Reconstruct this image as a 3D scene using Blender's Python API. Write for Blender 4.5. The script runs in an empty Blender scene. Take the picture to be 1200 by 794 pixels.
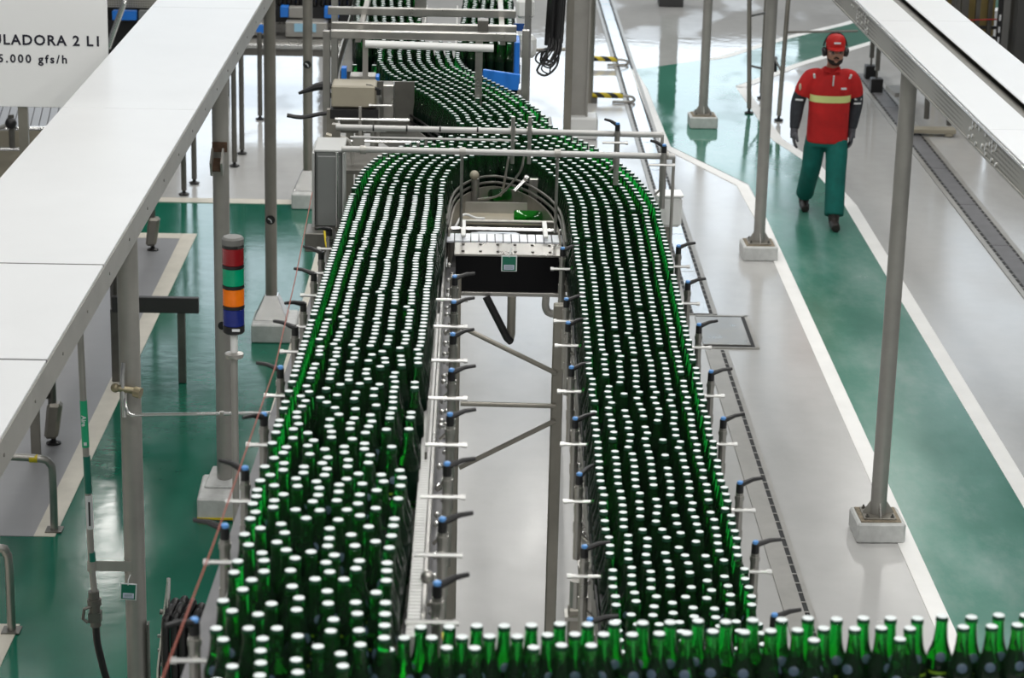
import bpy, bmesh, math, random
import numpy as np
from mathutils import Vector, Matrix, Quaternion
random.seed(7); rng = np.random.default_rng(7)
S = bpy.context.scene
COL = S.collection
PI = math.pi

# ------------------------------------------------------------------ camera
EYE = Vector((0.0, 0.0, 5.6))
FPX = 2841.0
AX = (Vector((0.99963773, 0.01706796, 0.02081075)),      # world X, Y, Z in camera axes (right, down, forward)
      Vector((-0.0147821, -0.29799371, 0.95445337)),
      Vector((0.02249204, -0.95441523, -0.29763346)))
cd = bpy.data.cameras.new('camera'); cam = bpy.data.objects.new('camera', cd); COL.objects.link(cam)
cd.sensor_width = 36.0; cd.lens = 36.0 * FPX / 1200.0; cd.clip_end = 300
right = Vector((AX[0].x, AX[1].x, AX[2].x)); up = -Vector((AX[0].y, AX[1].y, AX[2].y)); back = -Vector((AX[0].z, AX[1].z, AX[2].z))
Mc = Matrix((right, up, back)).transposed().to_4x4(); Mc.translation = EYE
cam.matrix_world = Mc
cd.dof.use_dof = True; cd.dof.focus_distance = 11.5; cd.dof.aperture_fstop = 6.3
S.camera = cam

# ------------------------------------------------------------------ light, exposure
W = bpy.data.worlds.new('hall_air'); S.world = W; W.use_nodes = True
bg = W.node_tree.nodes['Background']; bg.inputs[0].default_value = (0.88, 0.94, 1.0, 1); bg.inputs[1].default_value = 0.13
def area(name, loc, rot, sx, sy, power, color=(1, 1, 1)):
    l = bpy.data.lights.new(name, 'AREA'); l.shape = 'RECTANGLE'; l.size = sx; l.size_y = sy; l.energy = power; l.color = color
    o = bpy.data.objects.new(name, l); COL.objects.link(o); o.location = loc; o.rotation_euler = rot
    return o
for i, x in enumerate((-8.0, -5.5, -3.0, -0.5, 1.2, 4.4, 6.8)):                  # high-bay strip lamps in rows; row behind camera added, stronger, for frontal light
    for j, y in enumerate((-5.0, 3.0, 11.0, 19.0, 27.0, 36.0)):
        area('strip_lamp', (x, y, 9.0), (0, 0, 0), 0.30, 3.2, (155 if y > 0 else 240) * (0.6 if x < -2 else 1.0), (1.0, 0.98, 0.94))
for x in (-6.0, 3.4, 12.5):                                     # daylight through the tall windows of the far end
    area('end_window', (x, 47.0, 6.2), (math.radians(-90), 0, 0), 6.2, 6.6, 480, (0.78, 0.89, 1.0))
S.view_settings.view_transform = 'Standard'; S.view_settings.look = 'None'; S.view_settings.gamma = 1.0
S.view_settings.use_curve_mapping = False
S.view_settings.exposure = -0.57

# ------------------------------------------------------------------ materials
MATS = {}
def mat(name, color, rough=0.5, metal=0.0, var=0.0, scale=8.0, bump=0.0, spec=0.5, rvar=0.0, **kw):
    if name in MATS: return MATS[name]
    m = bpy.data.materials.new(name); m.use_nodes = True; nt = m.node_tree; b = nt.nodes['Principled BSDF']
    b.inputs['Base Color'].default_value = (*color, 1); b.inputs['Roughness'].default_value = rough
    b.inputs['Metallic'].default_value = metal; b.inputs['Specular IOR Level'].default_value = spec
    for k, v in kw.items(): b.inputs[k.replace('_', ' ')].default_value = v
    if var or bump or rvar:
        tc = nt.nodes.new('ShaderNodeTexCoord'); n = nt.nodes.new('ShaderNodeTexNoise')
        n.inputs['Scale'].default_value = scale; n.inputs['Detail'].default_value = 6; n.inputs['Roughness'].default_value = 0.6
        nt.links.new(tc.outputs['Object'], n.inputs['Vector'])
        if var:
            r = nt.nodes.new('ShaderNodeValToRGB'); r.color_ramp.elements[0].position = 0.3; r.color_ramp.elements[1].position = 0.7
            r.color_ramp.elements[0].color = (*[max(0, c * (1 - var)) for c in color], 1)
            r.color_ramp.elements[1].color = (*[min(1, c * (1 + var)) for c in color], 1)
            nt.links.new(n.outputs['Fac'], r.inputs[0]); nt.links.new(r.outputs[0], b.inputs['Base Color'])
        if rvar:
            mr = nt.nodes.new('ShaderNodeMapRange'); mr.inputs['From Min'].default_value = 0.3; mr.inputs['From Max'].default_value = 0.7
            mr.inputs['To Min'].default_value = max(0.02, rough - rvar); mr.inputs['To Max'].default_value = rough + rvar
            nt.links.new(n.outputs['Fac'], mr.inputs['Value']); nt.links.new(mr.outputs[0], b.inputs['Roughness'])
        if bump:
            bp = nt.nodes.new('ShaderNodeBump'); bp.inputs['Strength'].default_value = bump; bp.inputs['Distance'].default_value = 0.01
            nt.links.new(n.outputs['Fac'], bp.inputs['Height']); nt.links.new(bp.outputs[0], b.inputs['Normal'])
    MATS[name] = m; return m

def floor_mat(name, base, dark, light, rough, wscale=0.55, fine=0.0, wet=False):
    """epoxy floor: broad wear, small scuffs, wet and dry gloss"""
    m = bpy.data.materials.new(name); m.use_nodes = True; nt = m.node_tree; L = nt.links.new; b = nt.nodes['Principled BSDF']
    tc = nt.nodes.new('ShaderNodeTexCoord')
    n1 = nt.nodes.new('ShaderNodeTexNoise'); n1.inputs['Scale'].default_value = wscale; n1.inputs['Detail'].default_value = 8; n1.inputs['Roughness'].default_value = 0.65
    n2 = nt.nodes.new('ShaderNodeTexNoise'); n2.inputs['Scale'].default_value = 6.0; n2.inputs['Detail'].default_value = 5
    mp = nt.nodes.new('ShaderNodeMapping'); mp.inputs['Scale'].default_value = (1.0, 0.45, 1.0)
    L(tc.outputs['Object'], mp.inputs[0]); L(mp.outputs[0], n1.inputs['Vector']); L(tc.outputs['Object'], n2.inputs['Vector'])
    r = nt.nodes.new('ShaderNodeValToRGB'); e = r.color_ramp.elements
    e[0].position = 0.25; e[0].color = (*dark, 1); e[1].position = 0.80; e[1].color = (*light, 1)
    k = e.new(0.5); k.color = (*base, 1)
    L(n1.outputs['Fac'], r.inputs[0])
    mx = nt.nodes.new('ShaderNodeMixRGB'); mx.blend_type = 'MULTIPLY'; mx.inputs[0].default_value = 0.10 + fine
    L(r.outputs[0], mx.inputs[1]); L(n2.outputs['Fac'], mx.inputs[2]); L(mx.outputs[0], b.inputs['Base Color'])
    mr = nt.nodes.new('ShaderNodeMapRange'); mr.inputs['From Min'].default_value = 0.25; mr.inputs['From Max'].default_value = 0.75
    mr.inputs['To Min'].default_value = max(0.03, rough - 0.09); mr.inputs['To Max'].default_value = rough + 0.10
    L(n1.outputs['Fac'], mr.inputs['Value']); L(mr.outputs[0], b.inputs['Roughness'])
    if wet:                                                      # water film on the far floor
        sx = nt.nodes.new('ShaderNodeSeparateXYZ'); L(tc.outputs['Object'], sx.inputs[0])
        my = nt.nodes.new('ShaderNodeMapRange'); my.inputs['From Min'].default_value = 22.5; my.inputs['From Max'].default_value = 25.5
        L(sx.outputs['Y'], my.inputs['Value'])
        n3 = nt.nodes.new('ShaderNodeTexNoise'); n3.inputs['Scale'].default_value = 0.9; n3.inputs['Detail'].default_value = 3; L(mp.outputs[0], n3.inputs['Vector'])
        th = nt.nodes.new('ShaderNodeMapRange'); th.inputs['From Min'].default_value = 0.40; th.inputs['From Max'].default_value = 0.48; L(n3.outputs['Fac'], th.inputs['Value'])
        mu = nt.nodes.new('ShaderNodeMath'); mu.operation = 'MULTIPLY'; L(my.outputs[0], mu.inputs[0]); L(th.outputs[0], mu.inputs[1])
        mixr = nt.nodes.new('ShaderNodeMix'); L(mu.outputs[0], mixr.inputs[0]); L(mr.outputs[0], mixr.inputs[2]); mixr.inputs[3].default_value = 0.03
        L(mixr.outputs[0], b.inputs['Roughness'])
    bp = nt.nodes.new('ShaderNodeBump'); bp.inputs['Strength'].default_value = 0.05; bp.inputs['Distance'].default_value = 0.02
    L(n2.outputs['Fac'], bp.inputs['Height']); L(bp.outputs[0], b.inputs['Normal'])
    MATS[name] = m; return m

floor_grey = floor_mat('floor_grey', (0.54, 0.54, 0.53), (0.44, 0.44, 0.43), (0.61, 0.61, 0.60), 0.20, wet=True)
walk_green = floor_mat('walk_green', (0.062, 0.235, 0.172), (0.03, 0.16, 0.11), (0.24, 0.40, 0.35), 0.20, 0.8, wet=True)
deep_green = floor_mat('deep_green', (0.003, 0.125, 0.076), (0.002, 0.095, 0.056), (0.008, 0.17, 0.11), 0.13, 0.7)
deep_green.node_tree.nodes['Principled BSDF'].inputs['Specular IOR Level'].default_value = 0.35
zone_grey = floor_mat('zone_grey', (0.27, 0.275, 0.29), (0.23, 0.235, 0.25), (0.31, 0.315, 0.325), 0.40)
line_white = mat('line_white', (0.93, 0.93, 0.91), 0.5, var=0.05, scale=3)
line_cream = mat('line_cream', (0.62, 0.59, 0.51), 0.5, var=0.08, scale=5)
steel = mat('steel', (0.42, 0.41, 0.385), 0.33, 0.85, var=0.12, scale=6, rvar=0.08)
steel_bright = mat('steel_bright', (0.72, 0.72, 0.71), 0.25, 0.9, var=0.08, scale=9)
chrome = mat('chrome', (0.60, 0.60, 0.59), 0.28, 0.6)
steel_dark = mat('steel_dark', (0.16, 0.155, 0.14), 0.42, 0.6, var=0.15, scale=9)
steel_post = mat('steel_post', (0.30, 0.285, 0.25), 0.42, 0.6, var=0.14, scale=4, rvar=0.08)
steel_pale = mat('steel_pale', (0.39, 0.38, 0.355), 0.42, 0.45, var=0.1, scale=5)
tray_side = mat('tray_side', (0.36, 0.35, 0.32), 0.45, 0.55, var=0.1, scale=12)
sign_white = mat('sign_white', (0.96, 0.965, 0.97), 0.4)
steel_matte = mat('steel_matte', (0.17, 0.17, 0.178), 0.6, 0.25, var=0.1, scale=7)
rail_m = mat('rail_grey', (0.46, 0.46, 0.45), 0.45, 0.35, var=0.06, scale=9)
roller_m = mat('roller_grey', (0.50, 0.50, 0.49), 0.4, 0.2)
white_sheet = mat('white_sheet', (0.62, 0.635, 0.645), 0.35, 0.0, var=0.03, scale=1.5)
white_plastic = mat('white_plastic', (0.80, 0.81, 0.80), 0.35)
conc_white = mat('conc_white', (0.60, 0.61, 0.60), 0.6, var=0.12, scale=14, bump=0.25)
conc_raw = mat('conc_raw', (0.26, 0.22, 0.16), 0.85, var=0.35, scale=30, bump=0.4)
black = mat('black_plastic', (0.012, 0.012, 0.013), 0.42)
rubber = mat('black_rubber', (0.014, 0.014, 0.015), 0.38)
blackbox = mat('black_sheet', (0.004, 0.004, 0.005), 0.3, spec=0.15)
blue = mat('blue_plastic', (0.02, 0.20, 0.72), 0.4)
blue_btn = mat('blue_button', (0.10, 0.28, 0.62), 0.35)
cab_grey = mat('cabinet_grey', (0.20, 0.21, 0.205), 0.5, var=0.06, scale=5)
cab_light = mat('cabinet_light', (0.42, 0.43, 0.42), 0.45, var=0.05, scale=5)
beige = mat('beige_paint', (0.34, 0.31, 0.24), 0.5, var=0.08, scale=6)
yellow = mat('yellow_tape', (0.75, 0.58, 0.02), 0.5)
red_cord = mat('red_cord', (0.27, 0.055, 0.03), 0.6)
green_tag = mat('green_tag', (0.01, 0.16, 0.10), 0.45)
green_band = mat('green_band', (0.01, 0.42, 0.20), 0.4)
teal_band = mat('teal_band', (0.005, 0.17, 0.12), 0.4)
tag_white = mat('tag_white', (0.80, 0.82, 0.84), 0.4)
ink = mat('ink', (0.015, 0.015, 0.03), 0.5)
lens_red = mat('lens_red', (0.26, 0.012, 0.016), 0.22, var=0.1, scale=30)
lens_green = mat('lens_green', (0.0, 0.33, 0.16), 0.2, var=0.1, scale=30)
lens_amber = mat('lens_amber', (0.95, 0.20, 0.005), 0.2, var=0.08, scale=30)
lens_blue = mat('lens_blue', (0.012, 0.025, 0.20), 0.22, var=0.1, scale=30)
screen_m = mat('screen', (0.35, 0.62, 0.80), 0.3)
cardboard = mat('cardboard', (0.33, 0.25, 0.09), 0.8, var=0.1, scale=3)
chain_sheen = mat('chain_sheen', (0.84, 0.87, 0.93), 0.28, 0.05)  # steel slats, their white-blue reflection put into the base colour
cap_m = mat('bottle_cap', (0.70, 0.76, 0.76), 0.42)
cap_rim = mat('bottle_cap_rim', (0.012, 0.055, 0.03), 0.5, spec=0.2)
cap_mark = mat('bottle_cap_mark', (0.52, 0.60, 0.58), 0.4)
label_m = mat('bottle_label', (0.055, 0.085, 0.12), 0.3)
label_w = mat('bottle_emblem', (0.72, 0.76, 0.75), 0.35)
glass = mat('green_glass', (0.004, 0.17, 0.020), 0.035, spec=0.6)
gb = glass.node_tree.nodes['Principled BSDF']; gb.inputs['Transmission Weight'].default_value = 0.985; gb.inputs['IOR'].default_value = 1.38
gb.inputs['Base Color'].default_value = (0.45, 0.95, 0.55, 1)
_va = glass.node_tree.nodes.new('ShaderNodeVolumeAbsorption'); _va.inputs['Color'].default_value = (0.02, 0.92, 0.55, 1); _va.inputs['Density'].default_value = 180.0
glass.node_tree.links.new(_va.outputs[0], glass.node_tree.nodes['Material Output'].inputs['Volume'])
far_glass = mat('green_glass_far', (0.004, 0.085, 0.012), 0.10, spec=0.6)
dark_glass = mat('brown_glass', (0.010, 0.008, 0.006), 0.12)
skin_m = mat('skin', (0.42, 0.22, 0.15), 0.55)
shirt_red = mat('shirt_red', (0.52, 0.012, 0.012), 0.8, var=0.12, scale=9, bump=0.15)
vis_yellow = mat('reflective_yellow', (0.72, 0.78, 0.30), 0.5)
trouser_m = mat('trouser_green', (0.0, 0.125, 0.105), 0.85, var=0.18, scale=8, bump=0.2)
sleeve_m = mat('sleeve_charcoal', (0.028, 0.032, 0.040), 0.8, var=0.25, scale=18, bump=0.3)
glove_m = mat('glove_grey', (0.10, 0.10, 0.115), 0.85, var=0.2, scale=30)
boot_m = mat('boot_brown', (0.022, 0.016, 0.014), 0.5)
hair_m = mat('hair_dark', (0.012, 0.009, 0.007), 0.7)
glass_clear = mat('visor', (0.75, 0.80, 0.82), 0.08)
gv = glass_clear.node_tree.nodes['Principled BSDF']; gv.inputs['Transmission Weight'].default_value = 0.9; gv.inputs['IOR'].default_value = 1.05

def perforated(name, c1, c2, sx):
    m = bpy.data.materials.new(name); m.use_nodes = True; nt = m.node_tree; b = nt.nodes['Principled BSDF']
    tc = nt.nodes.new('ShaderNodeTexCoord'); mp = nt.nodes.new('ShaderNodeMapping'); v = nt.nodes.new('ShaderNodeTexVoronoi')
    mp.inputs['Scale'].default_value = (sx, sx, sx * 1.0); v.inputs['Randomness'].default_value = 0.0; v.inputs['Scale'].default_value = 1.0
    nt.links.new(tc.outputs['Object'], mp.inputs[0]); nt.links.new(mp.outputs[0], v.inputs['Vector'])
    r = nt.nodes.new('ShaderNodeValToRGB'); r.color_ramp.elements[0].position = 0.30; r.color_ramp.elements[1].position = 0.36
    r.color_ramp.elements[0].color = (*c2, 1); r.color_ramp.elements[1].color = (*c1, 1)
    nt.links.new(v.outputs['Distance'], r.inputs[0]); nt.links.new(r.outputs[0], b.inputs['Base Color'])
    b.inputs['Metallic'].default_value = 0.5; b.inputs['Roughness'].default_value = 0.42
    MATS[name] = m; return m
perf_side = perforated('perforated_steel', (0.40, 0.39, 0.355), (0.13, 0.125, 0.11), 42.0)
def striped(name, a, bcol, freq):
    m = bpy.data.materials.new(name); m.use_nodes = True; nt = m.node_tree; b = nt.nodes['Principled BSDF']
    tc = nt.nodes.new('ShaderNodeTexCoord'); w = nt.nodes.new('ShaderNodeTexWave'); w.bands_direction = 'DIAGONAL'
    w.inputs['Scale'].default_value = freq; nt.links.new(tc.outputs['Object'], w.inputs['Vector'])
    r = nt.nodes.new('ShaderNodeValToRGB'); r.color_ramp.interpolation = 'CONSTANT'
    r.color_ramp.elements[0].color = (*a, 1); r.color_ramp.elements[1].position = 0.5; r.color_ramp.elements[1].color = (*bcol, 1)
    nt.links.new(w.outputs['Fac'], r.inputs[0]); nt.links.new(r.outputs[0], b.inputs['Base Color']); b.inputs['Roughness'].default_value = 0.5
    MATS[name] = m; return m
hazard = striped('hazard_stripes', (0.02, 0.02, 0.02), (0.72, 0.56, 0.03), 4.0)

# ------------------------------------------------------------------ mesh helpers
class MB:
    def __init__(s): s.v = []; s.f = []; s.mi = []; s.cur = 0
    def add(s, vs, fs):
        o = len(s.v); s.v += [tuple(p) for p in vs]; s.f += [tuple(i + o for i in f) for f in fs]; s.mi += [s.cur] * len(fs); return s
    def m(s, i): s.cur = i; return s
    def box(s, c, d, rz=0.0, rx=0.0, ry=0.0):
        R = Matrix.Rotation(rz, 3, 'Z') @ Matrix.Rotation(ry, 3, 'Y') @ Matrix.Rotation(rx, 3, 'X'); c = Vector(c)
        vs = [c + R @ Vector((x * d[0] / 2, y * d[1] / 2, z * d[2] / 2)) for x in (-1, 1) for y in (-1, 1) for z in (-1, 1)]
        return s.add(vs, [(0, 1, 3, 2), (4, 6, 7, 5), (0, 4, 5, 1), (2, 3, 7, 6), (0, 2, 6, 4), (1, 5, 7, 3)])
    def prism(s, poly, z0, z1):
        """polygon (x,y) counter-clockwise; z0/z1 numbers or lists"""
        n = len(poly); a = z0 if isinstance(z0, (list, tuple)) else [z0] * n; b = z1 if isinstance(z1, (list, tuple)) else [z1] * n
        vs = [(p[0], p[1], a[i]) for i, p in enumerate(poly)] + [(p[0], p[1], b[i]) for i, p in enumerate(poly)]
        return s.add(vs, [tuple(range(n))[::-1], tuple(range(n, 2 * n))] + [(i, (i + 1) % n, n + (i + 1) % n, n + i) for i in range(n)])
    def tube(s, pts, r, seg=10, caps=True, closed=False):
        pts = [Vector(p) for p in pts]; n = len(pts); rr = r if isinstance(r, (list, tuple)) else [r] * n
        o = []; ref = None
        for i, p in enumerate(pts):
            if closed: t = pts[(i + 1) % n] - pts[i - 1]
            else: t = pts[min(i + 1, n - 1)] - pts[max(i - 1, 0)]
            t.normalize()
            if ref is None: ref = Vector((0, 0, 1)) if abs(t.z) < 0.9 else Vector((1, 0, 0))
            a = t.cross(ref).normalized(); b = t.cross(a).normalized(); ref = -b if b.dot(ref) < 0 else b
            a = t.cross(ref).normalized(); b = a.cross(t).normalized()
            for k in range(seg):
                q = 2 * PI * k / seg; o.append(p + (a * math.cos(q) + b * math.sin(q)) * rr[i])
        fs = []
        for i in range(n if closed else n - 1):
            j = (i + 1) % n
            for k in range(seg):
                l = (k + 1) % seg; fs.append((i * seg + k, j * seg + k, j * seg + l, i * seg + l))
        if caps and not closed: fs += [tuple(range(seg)), tuple(range((n - 1) * seg, n * seg))[::-1]]
        return s.add(o, fs)
    def cyl(s, a, b, r, seg=12): return s.tube([a, b], r, seg)
    def lathe(s, prof, c=(0, 0, 0), seg=16, sx=1, sy=1, close=True):
        """profile of (r, z)"""
        o = []; fs = []; n = len(prof)
        for r, z in prof:
            for k in range(seg):
                q = 2 * PI * k / seg; o.append((c[0] + r * sx * math.cos(q), c[1] + r * sy * math.sin(q), c[2] + z))
        for i in range(n - 1):
            for k in range(seg):
                l = (k + 1) % seg; fs.append((i * seg + k, i * seg + l, (i + 1) * seg + l, (i + 1) * seg + k))
        if close: fs += [tuple(range(seg))[::-1], tuple(range((n - 1) * seg, n * seg))]
        return s.add(o, fs)
    def ball(s, c, r, seg=12, rings=8, sx=1, sy=1, sz=1):
        return s.lathe([(max(1e-4, r * math.sin(PI * i / rings)), -r * sz * math.cos(PI * i / rings)) for i in range(rings + 1)], c, seg, sx, sy, False)
    def build(s, name, mats, parent=None, smooth=False, bevel=0.0, angle=35):
        me = bpy.data.meshes.new(name); o = bpy.data.objects.new(name, me); COL.objects.link(o)
        off = Vector((0, 0, 0)); q = parent
        while q is not None: off += q.location; q = q.parent
        me.from_pydata([(x - off.x, y - off.y, z - off.z) for x, y, z in s.v], [], s.f)
        for m_ in (mats if isinstance(mats, (list, tuple)) else [mats]): me.materials.append(m_)
        if len(me.materials) > 1: me.polygons.foreach_set('material_index', s.mi)
        bm = bmesh.new(); bm.from_mesh(me); bmesh.ops.recalc_face_normals(bm, faces=bm.faces)
        if bevel:
            ed = [e for e in bm.edges if len(e.link_faces) == 2 and e.calc_face_angle(0) > 0.6]
            bmesh.ops.bevel(bm, geom=ed, offset=bevel, segments=1, affect='EDGES', clamp_overlap=True)
        if smooth:
            for f in bm.faces: f.smooth = True
            for e in bm.edges:
                if len(e.link_faces) == 2 and e.calc_face_angle(0) > math.radians(angle): e.smooth = False
        bm.to_mesh(me); bm.free()
        if parent is not None: o.parent = parent
        return o
def tag(o, label=None, cat=None, group=None, kind=None):
    if label: o['label'] = label
    if cat: o['category'] = cat
    if group: o['group'] = group
    if kind: o['kind'] = kind
    return o
def thing(name, loc, label, cat, group=None):
    o = bpy.data.objects.new(name, None); o.empty_display_size = 0.1; COL.objects.link(o); o.location = loc
    return tag(o, label, cat, group)
def struct(o): o['kind'] = 'structure'; return o
def B(name, c, d, m, parent=None, rz=0, rx=0, ry=0, bevel=0.0): return MB().box(c, d, rz, rx, ry).build(name, m, parent, bevel=bevel)
def T(name, pts, r, m, parent=None, seg=10): return MB().tube(pts, r, seg).build(name, m, parent, smooth=True)
def copy_tree(o, loc, parent=None):
    c = o.copy(); COL.objects.link(c); c.parent = parent
    if loc is not None: c.location = loc
    for ch in o.children: copy_tree(ch, None, c)
    return c
def smooth_path(pts, k=5):
    """Catmull-Rom through the points"""
    P_ = [np.array(p, float) for p in pts]; P_ = [2 * P_[0] - P_[1]] + P_ + [2 * P_[-1] - P_[-2]]; out = []
    for i in range(1, len(P_) - 2):
        for j in range(k):
            t = j / k; a, b, c, d = P_[i - 1:i + 3]
            out.append(0.5 * (2 * b + (c - a) * t + (2 * a - 5 * b + 4 * c - d) * t * t + (3 * b - a - 3 * c + d) * t ** 3))
    out.append(P_[-2]); return np.array(out)
def ribbon(path, off0, off1):
    """2-D strip between two sideways offsets (right positive) of a path, as a ccw polygon pair of edges"""
    p = np.array(path, float)[:, :2]; t = np.gradient(p, axis=0); t /= np.linalg.norm(t, axis=1)[:, None]; n = np.stack([t[:, 1], -t[:, 0]], 1)
    return p + n * off0, p + n * off1
def strip(mb, path, off0, off1, z0, z1):
    """solid strip along a path; z0, z1 = offsets from the path's own z"""
    a, b = ribbon(path, off0, off1); n = len(a); zz = np.array(path, float)[:, 2] if len(path[0]) > 2 else np.zeros(n)
    vs = [(a[i][0], a[i][1], zz[i] + z0) for i in range(n)] + [(b[i][0], b[i][1], zz[i] + z0) for i in range(n)] + \
         [(a[i][0], a[i][1], zz[i] + z1) for i in range(n)] + [(b[i][0], b[i][1], zz[i] + z1) for i in range(n)]
    fs = []
    for i in range(n - 1):
        j = i + 1
        fs += [(i, j, n + j, n + i), (2 * n + i, 3 * n + i, 3 * n + j, 2 * n + j), (i, 2 * n + i, 2 * n + j, j), (n + i, n + j, 3 * n + j, 3 * n + i)]
    fs += [(0, n, 3 * n, 2 * n), (n - 1, 3 * n - 1, 4 * n - 1, 2 * n - 1)]
    return mb.add(vs, fs)

# ------------------------------------------------------------------ floor and its markings
fl = struct(B('floor', (0, 22, -0.1), (40, 56, 0.2), floor_grey))
wb = struct(B('wall_back', (0, 50.2, 5), (40, 0.3, 10), mat('wall_paint', (0.55, 0.57, 0.58), 0.7)))
def paint(name, polys, m, z=0.003):
    mb = MB()
    for p in polys: mb.prism(p, 0.0005, z)
    return struct(mb.build(name, m))
paint('trim_1', [[(2.82, 8), (3.63, 8), (3.63, 22.4), (3.50, 24.2), (3.27, 25.2), (3.17, 28.1), (4.05, 29.5), (5.2, 31.1), (9, 36), (9, 38.2),
                  (5.1, 32.5), (4.2, 31.4), (3.2, 29.9), (2.05, 29.0), (2.12, 27.8), (2.15, 24.85), (2.80, 23.2), (2.82, 21.9)]], walk_green)
mb = MB()
strip(mb, [(2.765, 8, 0), (2.765, 21.9, 0), (2.73, 23.15, 0), (2.10, 24.8, 0), (2.06, 27.8, 0), (2.0, 29, 0)], -0.055, 0.055, 0.0005, 0.005)
struct(mb.build('trim_2', line_white))
mb = MB(); strip(mb, [(3.69, 8, 0), (3.69, 22.4, 0), (3.56, 24.2, 0), (3.33, 25.25, 0), (3.23, 28.0, 0)], -0.06, 0.06, 0.0005, 0.005)
strip(mb, [(3.23, 28.05, 0), (4.09, 29.5, 0), (5.2, 31.05, 0), (9, 35.9, 0)], -0.06, 0.06, 0.0005, 0.0055)
strip(mb, [(3.0, 29.75, 0), (3.2, 29.9, 0), (4.2, 31.4, 0), (5.1, 32.5, 0), (9, 38.2, 0)], -0.06, 0.06, 0.0005, 0.005)
struct(mb.build('trim_3', line_white))
paint('trim_4', [[(-8, 6), (-0.75, 6), (-1.32, 15.7), (-1.18, 22.05), (-8, 22.05)]], deep_green)
paint('trim_5', [[(-8, 13.75), (-2.58, 13.75), (-2.50, 20.75), (-8, 20.75)]], zone_grey, 0.006)
mb = MB(); mb.prism([(-2.58, 13.75), (-2.45, 13.75), (-2.37, 20.92), (-2.50, 20.92)], 0.0005, 0.008)
mb.prism([(-8, 20.75), (-2.50, 20.75), (-2.50, 20.92), (-8, 20.92)], 0.0005, 0.008)
struct(mb.build('trim_6', line_cream))
paint('trim_7', [[(-8, 8), (-2.50, 8), (-2.43, 12.45), (-8, 12.45)]], line_cream, 0.008)
paint('trim_8', [[(-1.37, 13.5), (-1.23, 13.5), (-1.14, 21.5), (-1.26, 21.5)]], line_cream, 0.008)
paint('trim_9', [[(-8, 22.05), (-1.18, 22.05), (-1.18, 22.22), (-8, 22.22)]], line_cream, 0.008)

def drain(name, x0, x1, y0, y1, slots, plate_len, plate_m=None):
    """floor drain: frame strips, dark slots with bridging tabs, steel cover plates"""
    d = struct(MB().box(((x0 + x1) / 2, (y0 + y1) / 2, 0.0025), (x1 - x0, y1 - y0, 0.004)).build(name, mat('slot_dark', (0.004, 0.004, 0.004), 0.6)))
    xs = sorted(slots); w = 0.014
    fr = MB(); fr.box(((x0 + xs[0] - w) / 2, (y0 + y1) / 2, 0.005), (xs[0] - w - x0, y1 - y0, 0.009))
    fr.box(((x1 + xs[-1] + w) / 2, (y0 + y1) / 2, 0.005), (x1 - xs[-1] - w, y1 - y0, 0.009)); fr.build('frame_strip', steel_pale, d)
    tb = MB()
    for s_ in xs:
        y = y0
        while y < y1: tb.box((s_, y, 0.005), (2 * w + 0.004, 0.013, 0.006)); y += 0.14
    tag(tb.build('slot_tabs', steel_pale, d), kind='stuff')
    y = y0; first = None
    while y < y1 - 0.05:
        L_ = min(plate_len, y1 - y)
        if len(xs) > 1:
            if first is None or L_ < plate_len:
                pl = B('cover_plate', ((xs[0] + xs[-1]) / 2, y + L_ / 2, 0.006), (xs[-1] - xs[0] - 2 * w, L_ - 0.012, 0.011), plate_m or steel_bright, d, bevel=0.002)
                if first is None: first = pl; fy = y
            else:
                c = first.copy(); COL.objects.link(c); c.parent = d; c.location = (0, y - fy, 0)
        y += plate_len
    return d
drain('drain_channel', 1.80, 2.06, 18.7, 40, (1.85, 2.01), 1.25)
drain('drain_channel', 1.875, 2.05, 9, 17.75, (2.005,), 1.25)
drain('drain_channel', 4.68, 4.98, 9, 29, (4.74, 4.92), 1.5, steel_matte)
sm = struct(B('sump_cover', (2.09, 18.23, 0.003), (0.42, 0.86, 0.006), MATS['slot_dark']))
B('frame_strip', (2.285, 18.23, 0.006), (0.03, 0.86, 0.012), steel_pale, sm); B('frame_strip', (2.09, 18.65, 0.006), (0.42, 0.03, 0.012), steel_pale, sm)
B('frame_strip', (2.09, 17.80, 0.006), (0.42, 0.02, 0.012), steel_pale, sm)
B('cover_plate', (2.055, 18.24, 0.007), (0.37, 0.74, 0.012), steel, sm, bevel=0.002)

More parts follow.
